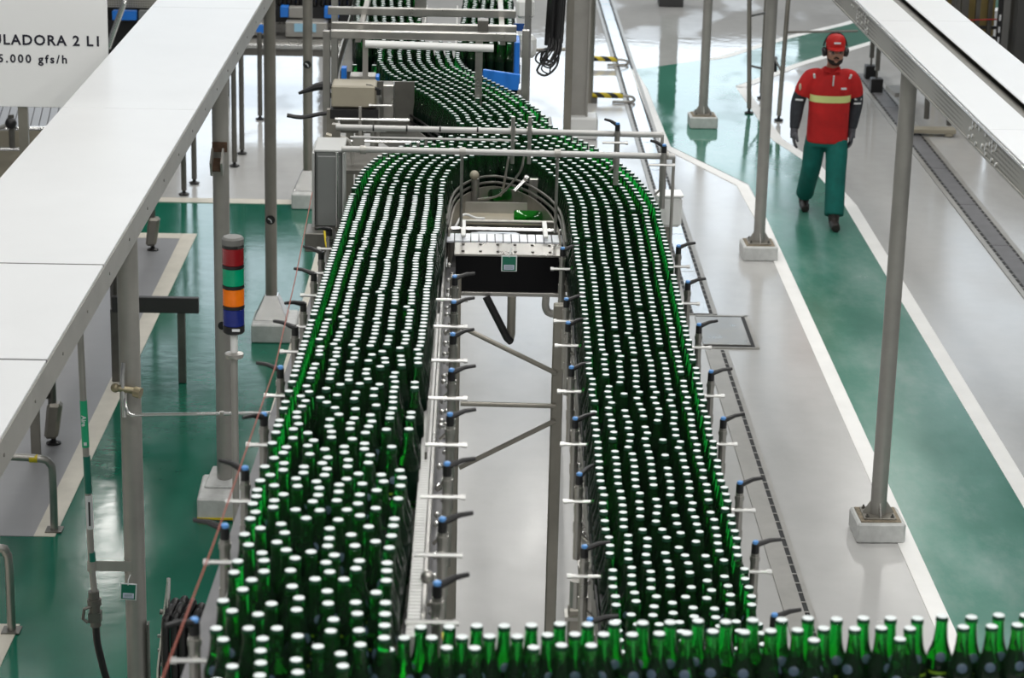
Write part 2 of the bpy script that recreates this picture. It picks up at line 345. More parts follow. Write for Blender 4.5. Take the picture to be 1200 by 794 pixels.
# ------------------------------------------------------------------ right cable tray and its posts
def walk_post(x, y, label, r=0.05):
    t = thing('support_post', (x, y, 0), label, 'post')
    MB().box((x, y, 0.065), (0.30, 0.30, 0.13), 0.03).build('plinth', conc_white, t, bevel=0.012)
    B('grout_bed', (x, y, 0.133), (0.25, 0.25, 0.008), conc_raw, t, 0.03)
    B('base_plate', (x, y, 0.142), (0.20, 0.20, 0.012), steel_post, t, bevel=0.002)
    T('pole', [(x, y, 0.145), (x, y, 2.93)], r, steel_post if False else steel_pale, t, 20)
    for k in range(4):
        a = k * PI / 2 + 0.03; dx, dy = math.cos(a), math.sin(a); nx, ny = -dy * 0.004, dx * 0.004
        vs = []
        for s_ in (-1, 1):
            vs += [(x + dx * r * .9 + s_ * nx, y + dy * r * .9 + s_ * ny, 0.146), (x + dx * .098 + s_ * nx, y + dy * .098 + s_ * ny, 0.146),
                   (x + dx * .094 + s_ * nx, y + dy * .094 + s_ * ny, 0.16), (x + dx * r * .9 + s_ * nx, y + dy * r * .9 + s_ * ny, 0.235)]
        MB().add(vs, [(0, 1, 2, 3), (7, 6, 5, 4), (0, 4, 5, 1), (1, 5, 6, 2), (2, 6, 7, 3), (3, 7, 4, 0)]).build('gusset', steel_pale, t)
    bl = MB()
    for sx in (-1, 1):
        for sy in (-1, 1): bl.lathe([(0.012, 0.146), (0.012, 0.158), (0.006, 0.158), (0.006, 0.17)], (x + sx * .078, y + sy * .078, 0), 8)
    bl.build('anchor_bolts', steel_dark, t)
walk_post(2.60, 14.0, 'nearest grey pole beside the walkway, on a pale concrete block')
walk_post(2.59, 20.5, 'middle grey pole beside the walkway, on a pale concrete block')
walk_post(2.58, 25.85, 'farthest grey pole, its pale block standing on the wet green floor')

t = thing('cable_tray', (2.9, 16, 2.92), 'wide white-topped cable tray with perforated side above the walkway poles', 'cable tray')
TZ0, TZ1 = 2.925, 3.070
def xt(y): return 2.498 + (16.3 - y) * 0.0189
def tray_strip(name, a, b, y0, y1, z0, z1, m, bev=0.0):
    return MB().prism([(xt(y0) + a, y0), (xt(y0) + b, y0), (xt(y1) + b, y1), (xt(y1) + a, y1)], z0, z1).build(name, m, t, bevel=bev)
Y0, Y1 = 8.6, 27.0
tray_strip('side_panel', 0.0, 0.006, Y0, Y1, TZ0, TZ1, perf_side)
tray_strip('side_panel', 0.572, 0.578, Y0, Y1, TZ0, TZ1, tray_side)
tray_strip('bottom_panel', 0.006, 0.572, Y0, Y1, TZ0, TZ0 + 0.006, tray_side)
tray_strip('side_lip', -0.010, 0.004, Y0, Y1, TZ1 - 0.012, TZ1, steel_bright)
tray_strip('side_lip', -0.006, 0.0, Y0, Y1, TZ0, TZ0 + 0.012, steel_pale)
y = Y0
while y < Y1 - 0.1:
    L_ = 3.1
    tray_strip('cover_sheet', 0.0, 0.243, y + .003, min(y + L_, Y1) - .003, TZ1, TZ1 + 0.008, white_sheet, 0.002)
    tray_strip('cover_sheet', 0.323, 0.585, y + .003, min(y + L_, Y1) - .003, TZ1 + .004, TZ1 + 0.012, white_sheet, 0.002)
    y += L_
tray_strip('groove_channel', 0.243, 0.325, Y0, Y1, TZ1 - 0.045, TZ1 - 0.02, steel_dark)
random.seed(3)
glint0 = None  # bright discs added as the light shining through holes in the side
for (yc, n) in ((15.3, 9), (11.7, 9)):
    for i in range(n):
        for z in (2.95, 2.972, 2.995, 3.018, 3.04):
            if random.random() < 0.5:
                yy = yc + i * 0.075 - 0.2 + random.uniform(-.015, .015)
                if glint0 is None: glint0 = MB().cyl((xt(yy) + .002, yy, z), (xt(yy) - .007, yy, z), 0.011, 10).build('bolt_head', chrome, t, smooth=True); b_y, b_z = yy, z
                else: c = glint0.copy(); COL.objects.link(c); c.parent = t; c.location = (xt(yy) - xt(b_y), yy - b_y, z - b_z)

# ------------------------------------------------------------------ left duct with white cover sheets, its posts and the sign
def xr(y): return -1.380 - (16.21 - y) * 0.0148
def xl(y): return -2.075 - (16.1 - y) * 0.0200
t = thing('cable_duct', (-1.8, 13, 2.763), 'broad white-topped duct on the left posts with two dark seams', 'duct')
Y0, Y1 = 6.2, 20.0
def slab(name, y0, y1, z0, z1, m, ins=0.0, bev=0.0):
    return MB().prism([(xl(y0) + ins, y0), (xr(y0) - ins, y0), (xr(y1) - ins, y1), (xl(y1) + ins, y1)], z0, z1).build(name, m, t, bevel=bev)
slab('duct_body', Y0, Y1, 2.768, 2.868, tray_side, 0.012)
MB().prism([(xr(Y0) - .012, Y0), (xr(Y0) + .004, Y0), (xr(Y1) + .004, Y1), (xr(Y1) - .012, Y1)], 2.758, 2.874).build('side_panel', steel_pale, t)
seams = [Y0, 8.357, 9.636, 12.7, 15.9, Y1]
for a, b in zip(seams, seams[1:]):
    g = 0.009 if b == 8.357 or a == 8.357 else 0.003
    slab('cover_sheet', a + g, b - g, 2.874, 2.886, white_sheet, 0.0, 0.002)
slab('seam_gap', 8.357 - 0.010, 8.357 + 0.010, 2.872, 2.884, black)
slab('seam_gap', 9.636 - 0.004, 9.636 + 0.004, 2.872, 2.886, steel_dark)
rv = None
for y in np.arange(7, 19, 0.55):
    if rv is None: rv = MB().cyl((xr(y) + .003, y, 2.815), (xr(y) + .007, y, 2.815), 0.007, 8).build('rivet_head', steel_dark, t); y_r = y
    else: c = rv.copy(); COL.objects.link(c); c.parent = t; c.location = (xr(y) - xr(y_r), y - y_r, 0)

def duct_post(y, x, label, r, cone):
    t = thing('duct_post', (x, y, 0), label, 'post')
    if cone is None:
        MB().box((x, y - 0.08, 0.075), (0.30, 0.44, 0.15), 0.02).build('plinth', conc_white, t, bevel=0.012)
        MB().prism([(x - .12, y - .12), (x + .12, y - .12), (x + .11, y + .13), (x - .09, y + .13)], 0.15, [0.165, 0.165, 0.21, 0.21]).build('grout_cap', conc_white, t, bevel=0.006)
        B('yellow_edge', (x, y - 0.302, 0.02), (0.29, 0.012, 0.012), yellow, t)
    else:
        MB().box((x + .03, y - 0.02, 0.075), (0.34, 0.42, 0.15), 0.0).build('plinth', conc_white, t, bevel=0.012)
        MB().add([(x - .13, y - .13, .15), (x + .13, y - .13, .15), (x + .13, y + .13, .15), (x - .13, y + .13, .15),
                  (x - .05, y - .05, .33), (x + .05, y - .05, .33), (x + .05, y + .05, .33), (x - .05, y + .05, .33)],
                 [(3, 2, 1, 0), (4, 5, 6, 7), (0, 1, 5, 4), (1, 2, 6, 5), (2, 3, 7, 6), (3, 0, 4, 7)]).build('pyramid_cover', steel_bright, t, bevel=0.004)
    T('pole', [(x, y, 0.15), (x, y, 2.765)], r, steel_post if cone else steel_pale, t, 20)
    return t
p1 = duct_post(10.75, -1.54, 'nearest left pole, carrying a green hanging tag and a small valve', 0.05, None)
p2 = duct_post(14.35, -1.475, 'left pole with rusty channel bracket, rising behind the signal tower', 0.05, None)
p3 = duct_post(17.96, -1.47, 'brown-grey left pole with a shiny pyramid foot beside the sloping conveyor', 0.045, 1)
p4 = duct_post(22.1, -1.46, 'farthest left pole with shiny pyramid foot, beside the grey control cabinet', 0.045, 1)
x, y = -1.475, 14.35
B('bracket_plate', (x, y - .054, 2.32), (0.09, 0.012, 0.06), mat('rust', (0.09, 0.05, 0.03), 0.8, var=0.4, scale=30), p2)
mb = MB()
for sx in (-1, 1): mb.box((x - .01 + sx * 0.032, y - .11, 2.24), (0.012, 0.14, 0.10), 0, 0.5)
mb.build('bracket_channel', steel_pale, p2); B('bracket_web', (x - .01, y - .10, 2.22), (0.06, 0.1, 0.012), MATS['rust'], p2, 0, 0.6)
MB().cyl((x, y - .047, 1.195), (x, y - .053, 1.195), 0.026, 16).build('pole_hole', black, p2)
x, y = -1.47, 17.96
for pp, zz in ((p3, 0.93), (p4, 1.33)):
    xx, yy = pp.location.x, pp.location.y
    MB().cyl((xx, yy - .04, zz), (xx, yy - .05, zz), 0.036, 16).build('round_sticker', black, pp, smooth=True)
    mb = MB(); mb.box((xx - .008, yy - .0512, zz + .006), (0.024, 0.002, 0.007), 0, 0, 0.5); mb.box((xx + .006, yy - .0512, zz - .01), (0.007, 0.002, 0.022), 0, 0, -.3)
    mb.build('sticker_mark', tag_white, pp)
x, y = -1.54, 10.75
mb = MB(); mb.tube([(x - .02, y - .06, 2.12), (x - .025, y - .075, 2.05), (x - .02, y - .075, 1.86)], 0.010, 8)
mb.build('valve_pipe', steel_bright, p1, smooth=True)
mb = MB(); mb.cyl((x - .06, y - .07, 2.0), (x + .05, y - .07, 1.985), 0.016, 12); mb.cyl((x + .03, y - .075, 1.985), (x + .06, y - .085, 1.98), 0.026, 14); mb.ball((x - .06, y - .07, 2.0), 0.022)
mb.build('clamp_valve', mat('brass', (0.38, 0.33, 0.22), 0.4, 0.7), p1, smooth=True)
B('pole_flat', (x + .058, y - .02, 0.62), (0.008, 0.05, 0.35), steel_dark, p1)

def text(name, s, size, loc, rot, m, parent, align='RIGHT', ext=0.0008, space=1.0):
    cu = bpy.data.curves.new(name, 'FONT'); cu.body = s; cu.size = size; cu.align_x = align; cu.extrude = ext; cu.space_character = space; cu.resolution_u = 3; cu.offset = size * 0.022
    o = bpy.data.objects.new(name, cu); COL.objects.link(o); dg = bpy.context.evaluated_depsgraph_get()
    me = bpy.data.meshes.new_from_object(o.evaluated_get(dg)); bpy.data.objects.remove(o)
    n = bpy.data.objects.new(name, me); COL.objects.link(n); me.materials.clear(); me.materials.append(m)
    off = Vector((0, 0, 0)); q = parent
    while q is not None: off += q.location; q = q.parent
    n.parent = parent; n.location = Vector(loc) - off; n.rotation_euler = rot
    return n
t = thing('line_sign', (-2.85, 15.1, 2.37), 'white sign board with dark lettering behind the white duct', 'sign')
MB().box((-2.87, 15.115, 2.92), (1.24, 0.03, 1.10)).build('board', sign_white, t, bevel=0.003)
text('lettering', 'ULADORA 2 L1', 0.090, (-2.288, 15.098, 2.768), (PI / 2, 0, 0), ink, t, space=1.16)
text('lettering', '5.000 gfs/h', 0.072, (-2.505, 15.098, 2.655), (PI / 2, 0, 0), ink, t, space=1.34)
B('hanger', (-2.8, 15.13, 1.2), (0.06, 0.04, 2.4), steel_post, t)

# ------------------------------------------------------------------ bottles: where they stand
ZC = 0.237                                                       # bottle height
def zl(y): return 2.86 + max(0.0, 11.0 - y) * 0.095              # cap level along the sloping left lane
def lane_pts(path, width, ncol, pitch, zf, tag_, lo=-1e9, hi=1e9, jit=0.003, loose=None, order=0):
    p = smooth_path(path, 12); out = []
    for c in range(ncol):
        o = -width / 2 + width * c / (ncol - 1)
        a, _ = ribbon(p, o, o); seg = np.r_[0, np.cumsum(np.linalg.norm(np.diff(a, axis=0), axis=1))]
        s = (c % 2) * pitch / 2 + rng.uniform(-.004, .004); slip = rng.uniform(2.0, 5.0)
        while s < seg[-1]:
            q = [np.interp(s, seg, a[:, i]) for i in (0, 1)]
            j = jit if loose is None else jit + loose(q[1]) * 0.012
            if lo <= q[1] <= hi and rng.random() > 0.012 + (0 if loose is None else loose(q[1]) * 0.05):
                out.append([q[0] + rng.normal(0, j), q[1] + rng.normal(0, j), tag_])
            s += pitch * (1 + (0 if loose is None else 0.10 * loose(q[1]))) + abs(rng.normal(0, 0.0008))
            slip -= pitch
            if slip < 0: slip = rng.uniform(1.5, 5.0); s += rng.uniform(0.0, 0.05)
    return out
looseL = lambda y: min(1.0, max(0.0, (8.6 - y) / 3.0))
looseR = lambda y: min(0.35, max(0.0, (9.0 - y) / 7.0))
pathR = [(0.16, 12.9), (0.30, 12.45), (0.50, 12.0), (0.63, 11.6), (0.69, 11.2), (0.702, 10.8), (0.69, 9.5), (0.675, 8.5), (0.655, 7.0), (0.645, 5.5)]
pathL = [(0.22, 12.16), (0.06, 12.14), (-0.10, 12.02), (-0.22, 11.80), (-0.285, 11.5), (-0.312, 11.1), (-0.315, 10.6), (-0.325, 9.5), (-0.33, 8.0), (-0.335, 6.0), (-0.315, 4.9), (-0.30, 4.2)]
pathD = [(-0.28, 15.0), (-0.29, 14.55), (-0.25, 14.15), (-0.13, 13.8), (0.03, 13.4), (0.16, 12.95), (0.22, 12.65)]
allp = []
allp += lane_pts(pathL, 0.385, 8, 0.0612, None, 'L', loose=looseL)
allp += lane_pts(pathR, 0.385, 8, 0.0612, None, 'R', hi=12.75, loose=looseR)
allp += lane_pts(pathD, 0.47, 9, 0.0612, None, 'D', lo=12.4)
allp += lane_pts([(-0.47, 15.02), (-0.50, 15.5), (-0.58, 17.2)], 0.40, 8, 0.0612, None, 'E')
allp += lane_pts([(0.12, 14.95), (0.13, 15.6), (0.15, 17.2)], 0.30, 6, 0.0612, None, 'E')
for row, (yo, n0) in enumerate(((4.965, 0), (4.91, 0.5), (4.852, 0))):
    for k in range(-2, 29):
        x = (k + n0) * 0.0628 - 0.02
        if x < -0.11 + 0.05 * row and row == 0 and k < -1: continue
        if row == 2 and rng.random() < 0.68: continue
        if rng.random() < 0.02: continue
        allp.append([x + rng.normal(0, .0035), yo + 0.083 * x + rng.normal(0, .004), 'F'])
tags = [p[2] for p in allp]; xy = np.array([[p[0], p[1]] for p in allp])
fr = np.array([c == 'F' for c in tags]); 
keep = np.ones(len(xy), bool)                                    # drop doubles where lanes meet
for i in range(len(xy)):
    if not keep[i]: continue
    d = np.hypot(*(xy - xy[i]).T); dup = (d < 0.046) & (np.arange(len(xy)) > i) & (fr == fr[i]); keep[dup] = False
xy = xy[keep]; tags = [c for c, k in zip(tags, keep) if k]; fr = fr[keep]
zone = np.where(fr, 100.0, 0.0)
def wallsL(xy):
    for i, (x, y) in enumerate(xy):
        if tags[i] == 'L' and y < 10.6: xy[i, 0] = min(max(x, -0.522), float(np.interp(y, [4.5, 5.3, 6.0, 7.0, 8.0, 9.6, 10.6], [-.150, -.166, -.152, -.142, -.133, -.116, -.105])))
        if tags[i] == 'R' and y < 10.6:
            c = np.interp(y, [5.5, 7, 8.5, 9.5, 10.8], [.645, .655, .675, .69, .702]); xy[i, 0] = min(max(x, c - .20), c + .20)
for it in range(26):
    D = xy[:, None, :] - xy[None, :, :]; dist = np.sqrt((D ** 2).sum(-1)); np.fill_diagonal(dist, 9); dist = np.where(zone[:, None] != zone[None, :], 9, dist)
    ov = np.maximum(0, 0.0612 - dist); ii, jj = np.nonzero(ov)
    mv = np.zeros_like(xy); np.add.at(mv, ii, D[ii, jj] / dist[ii, jj][:, None] * ov[ii, jj][:, None] * 0.5)
    xy += np.clip(mv, -.02, .02); wallsL(xy)
D = xy[:, None, :] - xy[None, :, :]; dist = np.sqrt((D ** 2).sum(-1)); dist = np.where(zone[:, None] != zone[None, :], 9, dist)
ok = np.ones(len(xy), bool)
for i in range(len(xy)):
    if ok[i]:
        b = (dist[i] < 0.0585) & (np.arange(len(xy)) > i); ok[b] = False
xy = xy[ok]; tags = [c for c, k in zip(tags, ok) if k]
def base_z(x, y, c):
    if c == 'F': return 3.38 - ZC
    if c == 'L': return min(zl(y), 3.42) - ZC if y < 11 else 2.86 - ZC
    if c == 'R': return 2.82 - ZC + 0.04 * min(1, max(0, (y - 10.8) / 1.5))
    return 2.86 - ZC
# left lane reaches the cross row level at its near end
pos = [(x, y, base_z(x, y, c), c) for (x, y), c in zip(xy, tags)]
keep2 = []
for p in pos:                                                    # the left lane stops where the cross row begins
    if p[3] == 'L' and p[1] < 5.04 and p[0] > -0.125: continue
    if p[3] == 'L' and p[1] < 7.6 and p[0] > -0.185 and rng.random() < 0.38: continue
    keep2.append(p)
pos = keep2

PROF = [(0.024, 0.0), (0.029, 0.003), (0.0305, 0.009), (0.0305, 0.122), (0.0296, 0.134), (0.0265, 0.147), (0.0215, 0.160), (0.0178, 0.173),
        (0.0152, 0.190), (0.0136, 0.212), (0.0133, 0.221), (0.0145, 0.224), (0.0145, 0.230), (0.0125, 0.232)]
CAP = [(0.0130, 0.2270), (0.0141, 0.2270), (0.0140, 0.2335), (0.0131, 0.2364), (0.0110, 0.2370)]
def bottle_mesh():
    me = MB().lathe(PROF, seg=18); return me
def patch(mb, r_off, z0, z1, half, seg=8, round_=True):
    """a curved label patch on the bottle facing -Y, oval when round_"""
    zs = np.linspace(z0, z1, 9); rad = lambda z: np.interp(z, [p[1] for p in PROF], [p[0] for p in PROF]) + r_off
    vs = []; 
    for z in zs:
        u = (z - (z0 + z1) / 2) / ((z1 - z0) / 2); h = half * (math.sqrt(max(0.0, 1 - u * u)) if round_ else 1.0) + 1e-4
        for k in range(seg + 1):
            a = -PI / 2 - h + 2 * h * k / seg; vs.append((rad(z) * math.cos(a), rad(z) * math.sin(a), z))
    n = seg + 1
    return mb.add(vs, [(i * n + k, i * n + k + 1, (i + 1) * n + k + 1, (i + 1) * n + k) for i in range(len(zs) - 1) for k in range(seg)])
def make_bottle():
    r = bottle_mesh().build('beer_bottle', glass, None, smooth=True, angle=60)
    cb = MB().m(0).lathe(CAP[:4], seg=20); cb.m(1)
    cb.m(1).lathe([(0.0131, 0.2364), (0.0124, 0.2372), (0.0078, 0.2374)], seg=20, close=False)
    cb.m(2).lathe([(0.0078, 0.2374), (0.0058, 0.2374)], seg=20, close=False); cb.m(1).lathe([(0.0058, 0.2374), (0.0001, 0.2375)], seg=20, close=False)
    n = 20
    c = cb.build('crown_cap', [cap_rim, cap_m, cap_mark], r, smooth=True, angle=50)
    lb = patch(MB(), 0.0006, 0.135, 0.157, 0.45).build('shoulder_label', label_m, r, smooth=True)
    return r
proto = make_bottle()
_lb = patch(MB(), 0.0005, 0.026, 0.116, PI - 0.02, 22, False); patch(_lb.m(1), 0.0009, 0.048, 0.100, 0.80, 10); patch(_lb.m(0), 0.0013, 0.054, 0.094, 0.62, 10)
patch(_lb.m(1), 0.0016, 0.068, 0.080, 0.60, 8, False); patch(_lb.m(2), 0.0009, 0.104, 0.111, 0.9, 8, False)
bl_body = _lb.build('body_label', [mat('label_green', (0.002, 0.012, 0.006), 0.4, spec=0.12), label_w, mat('label_lime', (0.16, 0.30, 0.02), 0.5)], proto, smooth=True)
# the 300 bottles that show largest are things, the rest one mass
def dist_cam(p): return (Vector(p[:3]) - EYE).length
def on_screen(p):
    d = Vector(p[:3]) + Vector((0, 0, ZC)) - EYE; c = AX[0] * d.x + AX[1] * d.y + AX[2] * d.z
    u, v = c.x / c.z * FPX + 600, c.y / c.z * FPX + 397
    return -5 < u < 1205 and -5 < v < 800
order = sorted([p for p in pos if on_screen(p)], key=dist_cam)
near, far = order[:300], order[300:]
far += [p for p in pos if not on_screen(p) and p[1] < 17.5 and p[3] != 'F' and not (p[3] == 'L' and p[1] < 5)]
LAB = {'F': ('green glass bottle with white cap in the front row crossing the picture', 'bottles in the near cross row'),
       'L': ('green capped bottle crowded at the near, upper end of the sloping left lane', 'bottles at the near end of the left lane'),
       'R': ('green capped bottle at the near end of the level right lane', 'bottles at the near end of the right lane')}
used = False; made = []
for p in near:
    lab, grp = LAB[p[3]]
    if not used: o = proto; used = True
    else: o = copy_tree(proto, None)
    o.location = p[:3]; o.rotation_euler = (0, 0, rng.normal(0, 0.5) if p[3] == 'F' else rng.uniform(-PI, PI)); tag(o, lab, 'bottle', grp); made.append((p, o))
rows = {0: [], 1: [], 2: []}
for p, o in made:
    if p[3] == 'F': rows[min(2, int(round((4.965 + 0.083 * p[0] - p[1]) / 0.0565)))].append((p[0], o))
TENS = ['first', 'second', 'third', 'fourth', 'fifth', 'sixth', 'seventh', 'eighth', 'ninth', 'tenth', 'eleventh', 'twelfth', 'thirteenth', 'fourteenth', 'fifteenth', 'sixteenth',
        'seventeenth', 'eighteenth', 'nineteenth', 'twentieth', 'twenty-first', 'twenty-second', 'twenty-third', 'twenty-fourth', 'twenty-fifth', 'twenty-sixth', 'twenty-seventh', 'twenty-eighth', 'twenty-ninth', 'thirtieth', 'thirty-first']
def along(sel, where):
    for i, (_, o) in enumerate(sorted([(p[1], o) for p, o in made if sel(p)], key=lambda q: q[0])[:31]): o['label'] = 'green capped bottle, ' + TENS[i] + ' from the near end ' + where
along(lambda p: p[3] == 'L' and p[0] < -0.495, 'along the left rail of sloping lane')
along(lambda p: p[3] == 'L' and p[0] > -0.185, 'along the inner edge of sloping lane')
along(lambda p: p[3] == 'R' and p[0] > 0.815, 'along the drain side of level lane')
along(lambda p: p[3] == 'R' and p[0] < 0.475, 'along the inner edge of level lane')
for k, lst in rows.items():
    for i, (_, o) in enumerate(sorted(lst, key=lambda q: q[0])):
        o['label'] = 'green capped bottle, ' + TENS[i] + ' from the left in the ' + ('rear', 'middle', 'front')[k] + ' line of the cross row'
def mass(name, pts, seg):
    prof = [PROF[i] for i in (1, 3, 4, 5, 6, 7, 9, 10)]; n = seg; v = []; f = []; mi = []
    base = []
    for r, z in prof:
        for k in range(n): base.append((r * math.cos(2 * PI * k / n), r * math.sin(2 * PI * k / n), z))
    capv = []
    for r, z in ((0.0140, 0.226), (0.0132, 0.2362), (0.0126, 0.2371)):
        for k in range(n): capv.append((r * math.cos(2 * PI * k / n), r * math.sin(2 * PI * k / n), z))
    bv = np.array(base + capv); bf = []; bmi = []
    for i in range(len(prof) - 1):
        for k in range(n): bf.append((i * n + k, i * n + (k + 1) % n, (i + 1) * n + (k + 1) % n, (i + 1) * n + k)); bmi.append(3 if i == 0 else 0)
    c0 = len(prof) * n
    for i in range(2):
        for k in range(n): bf.append((c0 + i * n + k, c0 + i * n + (k + 1) % n, c0 + (i + 1) * n + (k + 1) % n, c0 + (i + 1) * n + k)); bmi.append(2)
    bf.append(tuple(range(c0 + 2 * n, c0 + 3 * n))); bmi.append(1); bf.append(tuple(range(n))[::-1]); bmi.append(0)
    for p in pts:
        o = len(v); v += (bv + np.array(p[:3])).tolist(); f += [tuple(i + o for i in q) for q in bf]; mi += bmi
    me = bpy.data.meshes.new(name); me.from_pydata(v, [], f)
    for m_ in (glass, cap_m, cap_rim, MATS['label_green']): me.materials.append(m_)
    me.polygons.foreach_set('material_index', mi); me.polygons.foreach_set('use_smooth', [len(q) == 4 for q in f])
    o = bpy.data.objects.new(name, me); COL.objects.link(o); return o
mo = mass('packed_bottles', far, 12)
tag(mo, 'dense mass of green white-capped bottles filling the lanes further back', 'bottles', None, 'stuff')
NBOT = (len(near), len(far))
print('bottles', NBOT, {c: sum(1 for p in near if p[3] == c) for c in 'FLR'})

# lying bottles in the catch tray
def lying(loc, rz, label, m=glass):
    o = bottle_mesh().build('beer_bottle', m, None, smooth=True, angle=60); MB().lathe(CAP, seg=16).build('crown_cap', cap_m, o, smooth=True)
    o.location = loc; o.rotation_euler = (0, PI / 2, rz); tag(o, label, 'bottle'); return o
lying((0.245, 11.49, 2.645), 0.0, 'green bottle lying on its side on the ledge above the black tank')
lying((0.13, 11.76, 2.68), 0.5, 'green bottle lying tilted inside the curved rail, behind the ledge')

# ------------------------------------------------------------------ conveyors
def lever_bracket(parent, x, y, zc, side, lever_dir, blue_top=True):
    """guide-rail holder: post with clamp lever and cross rod. side = -1 when the bottles lie to the left of it"""
    m = MB(); m.cyl((x, y, zc - 0.30), (x, y, zc - 0.035), 0.0135, 10)
    m.cyl((x, y, zc - 0.205), (x, y, zc - 0.165), 0.016, 10); m.cyl((x, y, zc - 0.06), (x, y, zc - 0.045), 0.016, 10)
    m.tube([(x + side * 0.0, y, zc - 0.2), (x + side * 0.035, y + .01, zc - 0.24)], 0.006, 6)
    b = m.build('guide_bracket', steel, parent, smooth=True)
    m = MB(); m.tube([(x + side * 0.072, y - 0.018, zc - 0.09), (x - side * 0.038, y - 0.018, zc - 0.09), (x - side * 0.0381, y - 0.018, zc - 0.09), (x - side * 0.052, y - 0.018, zc - 0.09)], [0.0062, 0.0062, 0.0090, 0.0090], 8)
    m.build('clamp_rod', chrome, b, smooth=True)
    m = MB(); m.cyl((x, y, zc - 0.05), (x, y, zc - 0.004), 0.0125, 10)
    a = lever_dir; dx, dy = math.cos(a), math.sin(a)
    m.tube([(x, y, zc - 0.008), (x + dx * .02, y + dy * .02, zc - 0.002), (x + dx * .045, y + dy * .045, zc + 0.006), (x + dx * .08, y + dy * .08, zc + 0.008)], [0.011, 0.009, 0.0075, 0.006], 8)
    m.build('clamp_lever', black, b, smooth=True)
    if blue_top: MB().lathe([(0.010, zc - .004), (0.010, zc + .003), (0.006, zc + .006)], (x, y, 0), 10).build('lever_button', blue_btn, b, smooth=True)
    return b

# left sloping lane
LN = thing('bottle_conveyor', (-0.33, 7.5, 0), 'steel conveyor sloping up towards the viewer under the left lane of bottles', 'conveyor')
LY = [(4.25), (5.0), (11.0), (11.4)]
def lz(y): return min(zl(y), 3.42) - ZC
ys = [3.9, 5.1, 6, 7, 8, 9, 10, 11.0]
lp = [(-0.33, y, lz(y)) for y in ys]
strip(MB(), lp, -0.225, 0.235, -0.05, -0.004).build('conveyor_bed', steel_dark, LN) if False else None
mb = MB(); strip(mb, lp, -0.225, 0.238, -0.06, -0.006); mb.build('conveyor_bed', steel_dark, LN)
mb = MB()
for y in np.arange(3.95, 11.0, 0.0255):
    sl = -0.095 if y > 5.1 else 0
    mb.box((-0.33 + 0.006, y, lz(y) - 0.003), (0.452, 0.0225, 0.006), 0, math.atan(sl))
tag(mb.build('chain_slats', steel, LN), kind='stuff')
mb = MB()
for y in np.arange(5.2, 9.0, 0.026): mb.box((-0.103, y, lz(y) + 0.040), (0.030, 0.017, 0.075))
tag(mb.build('side_rollers', roller_m, LN), kind='stuff')
mb = MB(); strip(mb, lp, 0.244, 0.252, -0.11, 0.04); mb.build('side_frame', steel, LN)
mb = MB(); strip(mb, lp, 0.252, 0.296, -0.115, -0.105); mb.build('frame_flange', steel_matte, LN)
mb = MB(); strip(mb, lp, -0.234, -0.226, -0.11, 0.05); strip(mb, lp, -0.305, -0.234, -0.02, -0.012); mb.build('side_frame', steel_matte, LN)
mb = MB(); strip(mb, lp, -0.228, -0.220, 0.06, 0.10); mb.build('guide_rail', steel, LN)
mb = MB(); strip(mb, [(-0.33, y, lz(y)) for y in (6.8, 8, 9, 10, 11.0)], 0.226, 0.233, 0.06, 0.10); mb.build('guide_rail', steel_dark, LN)
for y in (9.04, 8.526, 7.95, 7.39, 6.794, 6.226, 5.686, 5.16): lever_bracket(LN, -0.030 - 0.012 * max(0, 6.5 - y), y, min(zl(y), 3.42) - 0.015, -1, 0.35 + random.uniform(-.25, .35))
for i, y in enumerate((10.14, 9.56, 9.08, 8.477, 8.05, 7.388, 6.758, 6.149, 5.598, 4.923)):
    lever_bracket(LN, -0.578, y, min(zl(y), 3.42) - 0.015, 1, (PI - 0.3 if i % 3 else PI + 0.9) + random.uniform(-.25, .2), i > 4)
for (x, y, ztop) in ((-0.03, 10.15, 2.72), (-0.60, 10.15, 2.72), (-0.60, 6.2, 3.02)):
    mb = MB(); mb.box((x, y, ztop / 2), (0.05, 0.05, ztop)); mb.build('leg', steel_post, LN, bevel=0.006)
mb = MB(); mb.box((-0.085, 5.3, 2.93), (0.05, 0.34, 0.30)); mb.build('drive_cover', steel_dark, LN, bevel=0.006)
B('yellow_ring', (-0.035, 5.33, 3.19), (0.03, 0.03, 0.008), yellow, LN); MB().ball((-0.075, 5.62, 3.22), 0.018).build('knob', steel, LN, smooth=True)
mb = MB()
for y in np.arange(5.3, 10.8, 0.19): mb.ball((-0.062, y, lz(y) - 0.03 + random.uniform(-.05, .02)), 0.011, 8, 5); mb.ball((-0.048, y + .07, lz(y) - 0.085), 0.009, 8, 5)
tag(mb.build('bolt_heads', steel_bright, LN, smooth=True), kind='stuff')

# right level lane
RN = thing('bottle_conveyor', (0.67, 8, 0), 'level steel conveyor under the right lane of bottles, beside the drain', 'conveyor')
RZ = 2.82 - ZC
rp = [(0.645, 5.0, RZ), (0.645, 5.5, RZ), (0.655, 7.0, RZ), (0.675, 8.5, RZ), (0.69, 9.5, RZ), (0.702, 10.6, RZ)]
mb = MB(); strip(mb, rp, -0.215, 0.215, -0.06, -0.006); mb.build('conveyor_bed', steel_dark, RN)
mb = MB()
for y in np.arange(5.0, 10.6, 0.0255): mb.box((np.interp(y, [5.5, 7, 8.5, 9.5, 10.8], [.645, .655, .675, .69, .702]), y, RZ - 0.003), (0.43, 0.0225, 0.006))
tag(mb.build('chain_slats', steel_dark, RN), kind='stuff')
mb = MB(); strip(mb, rp, -0.226, -0.219, -0.12, 0.03); mb.build('side_frame', steel, RN)
mb = MB(); strip(mb, rp, 0.219, 0.226, -0.12, 0.03); mb.build('side_frame', steel, RN)
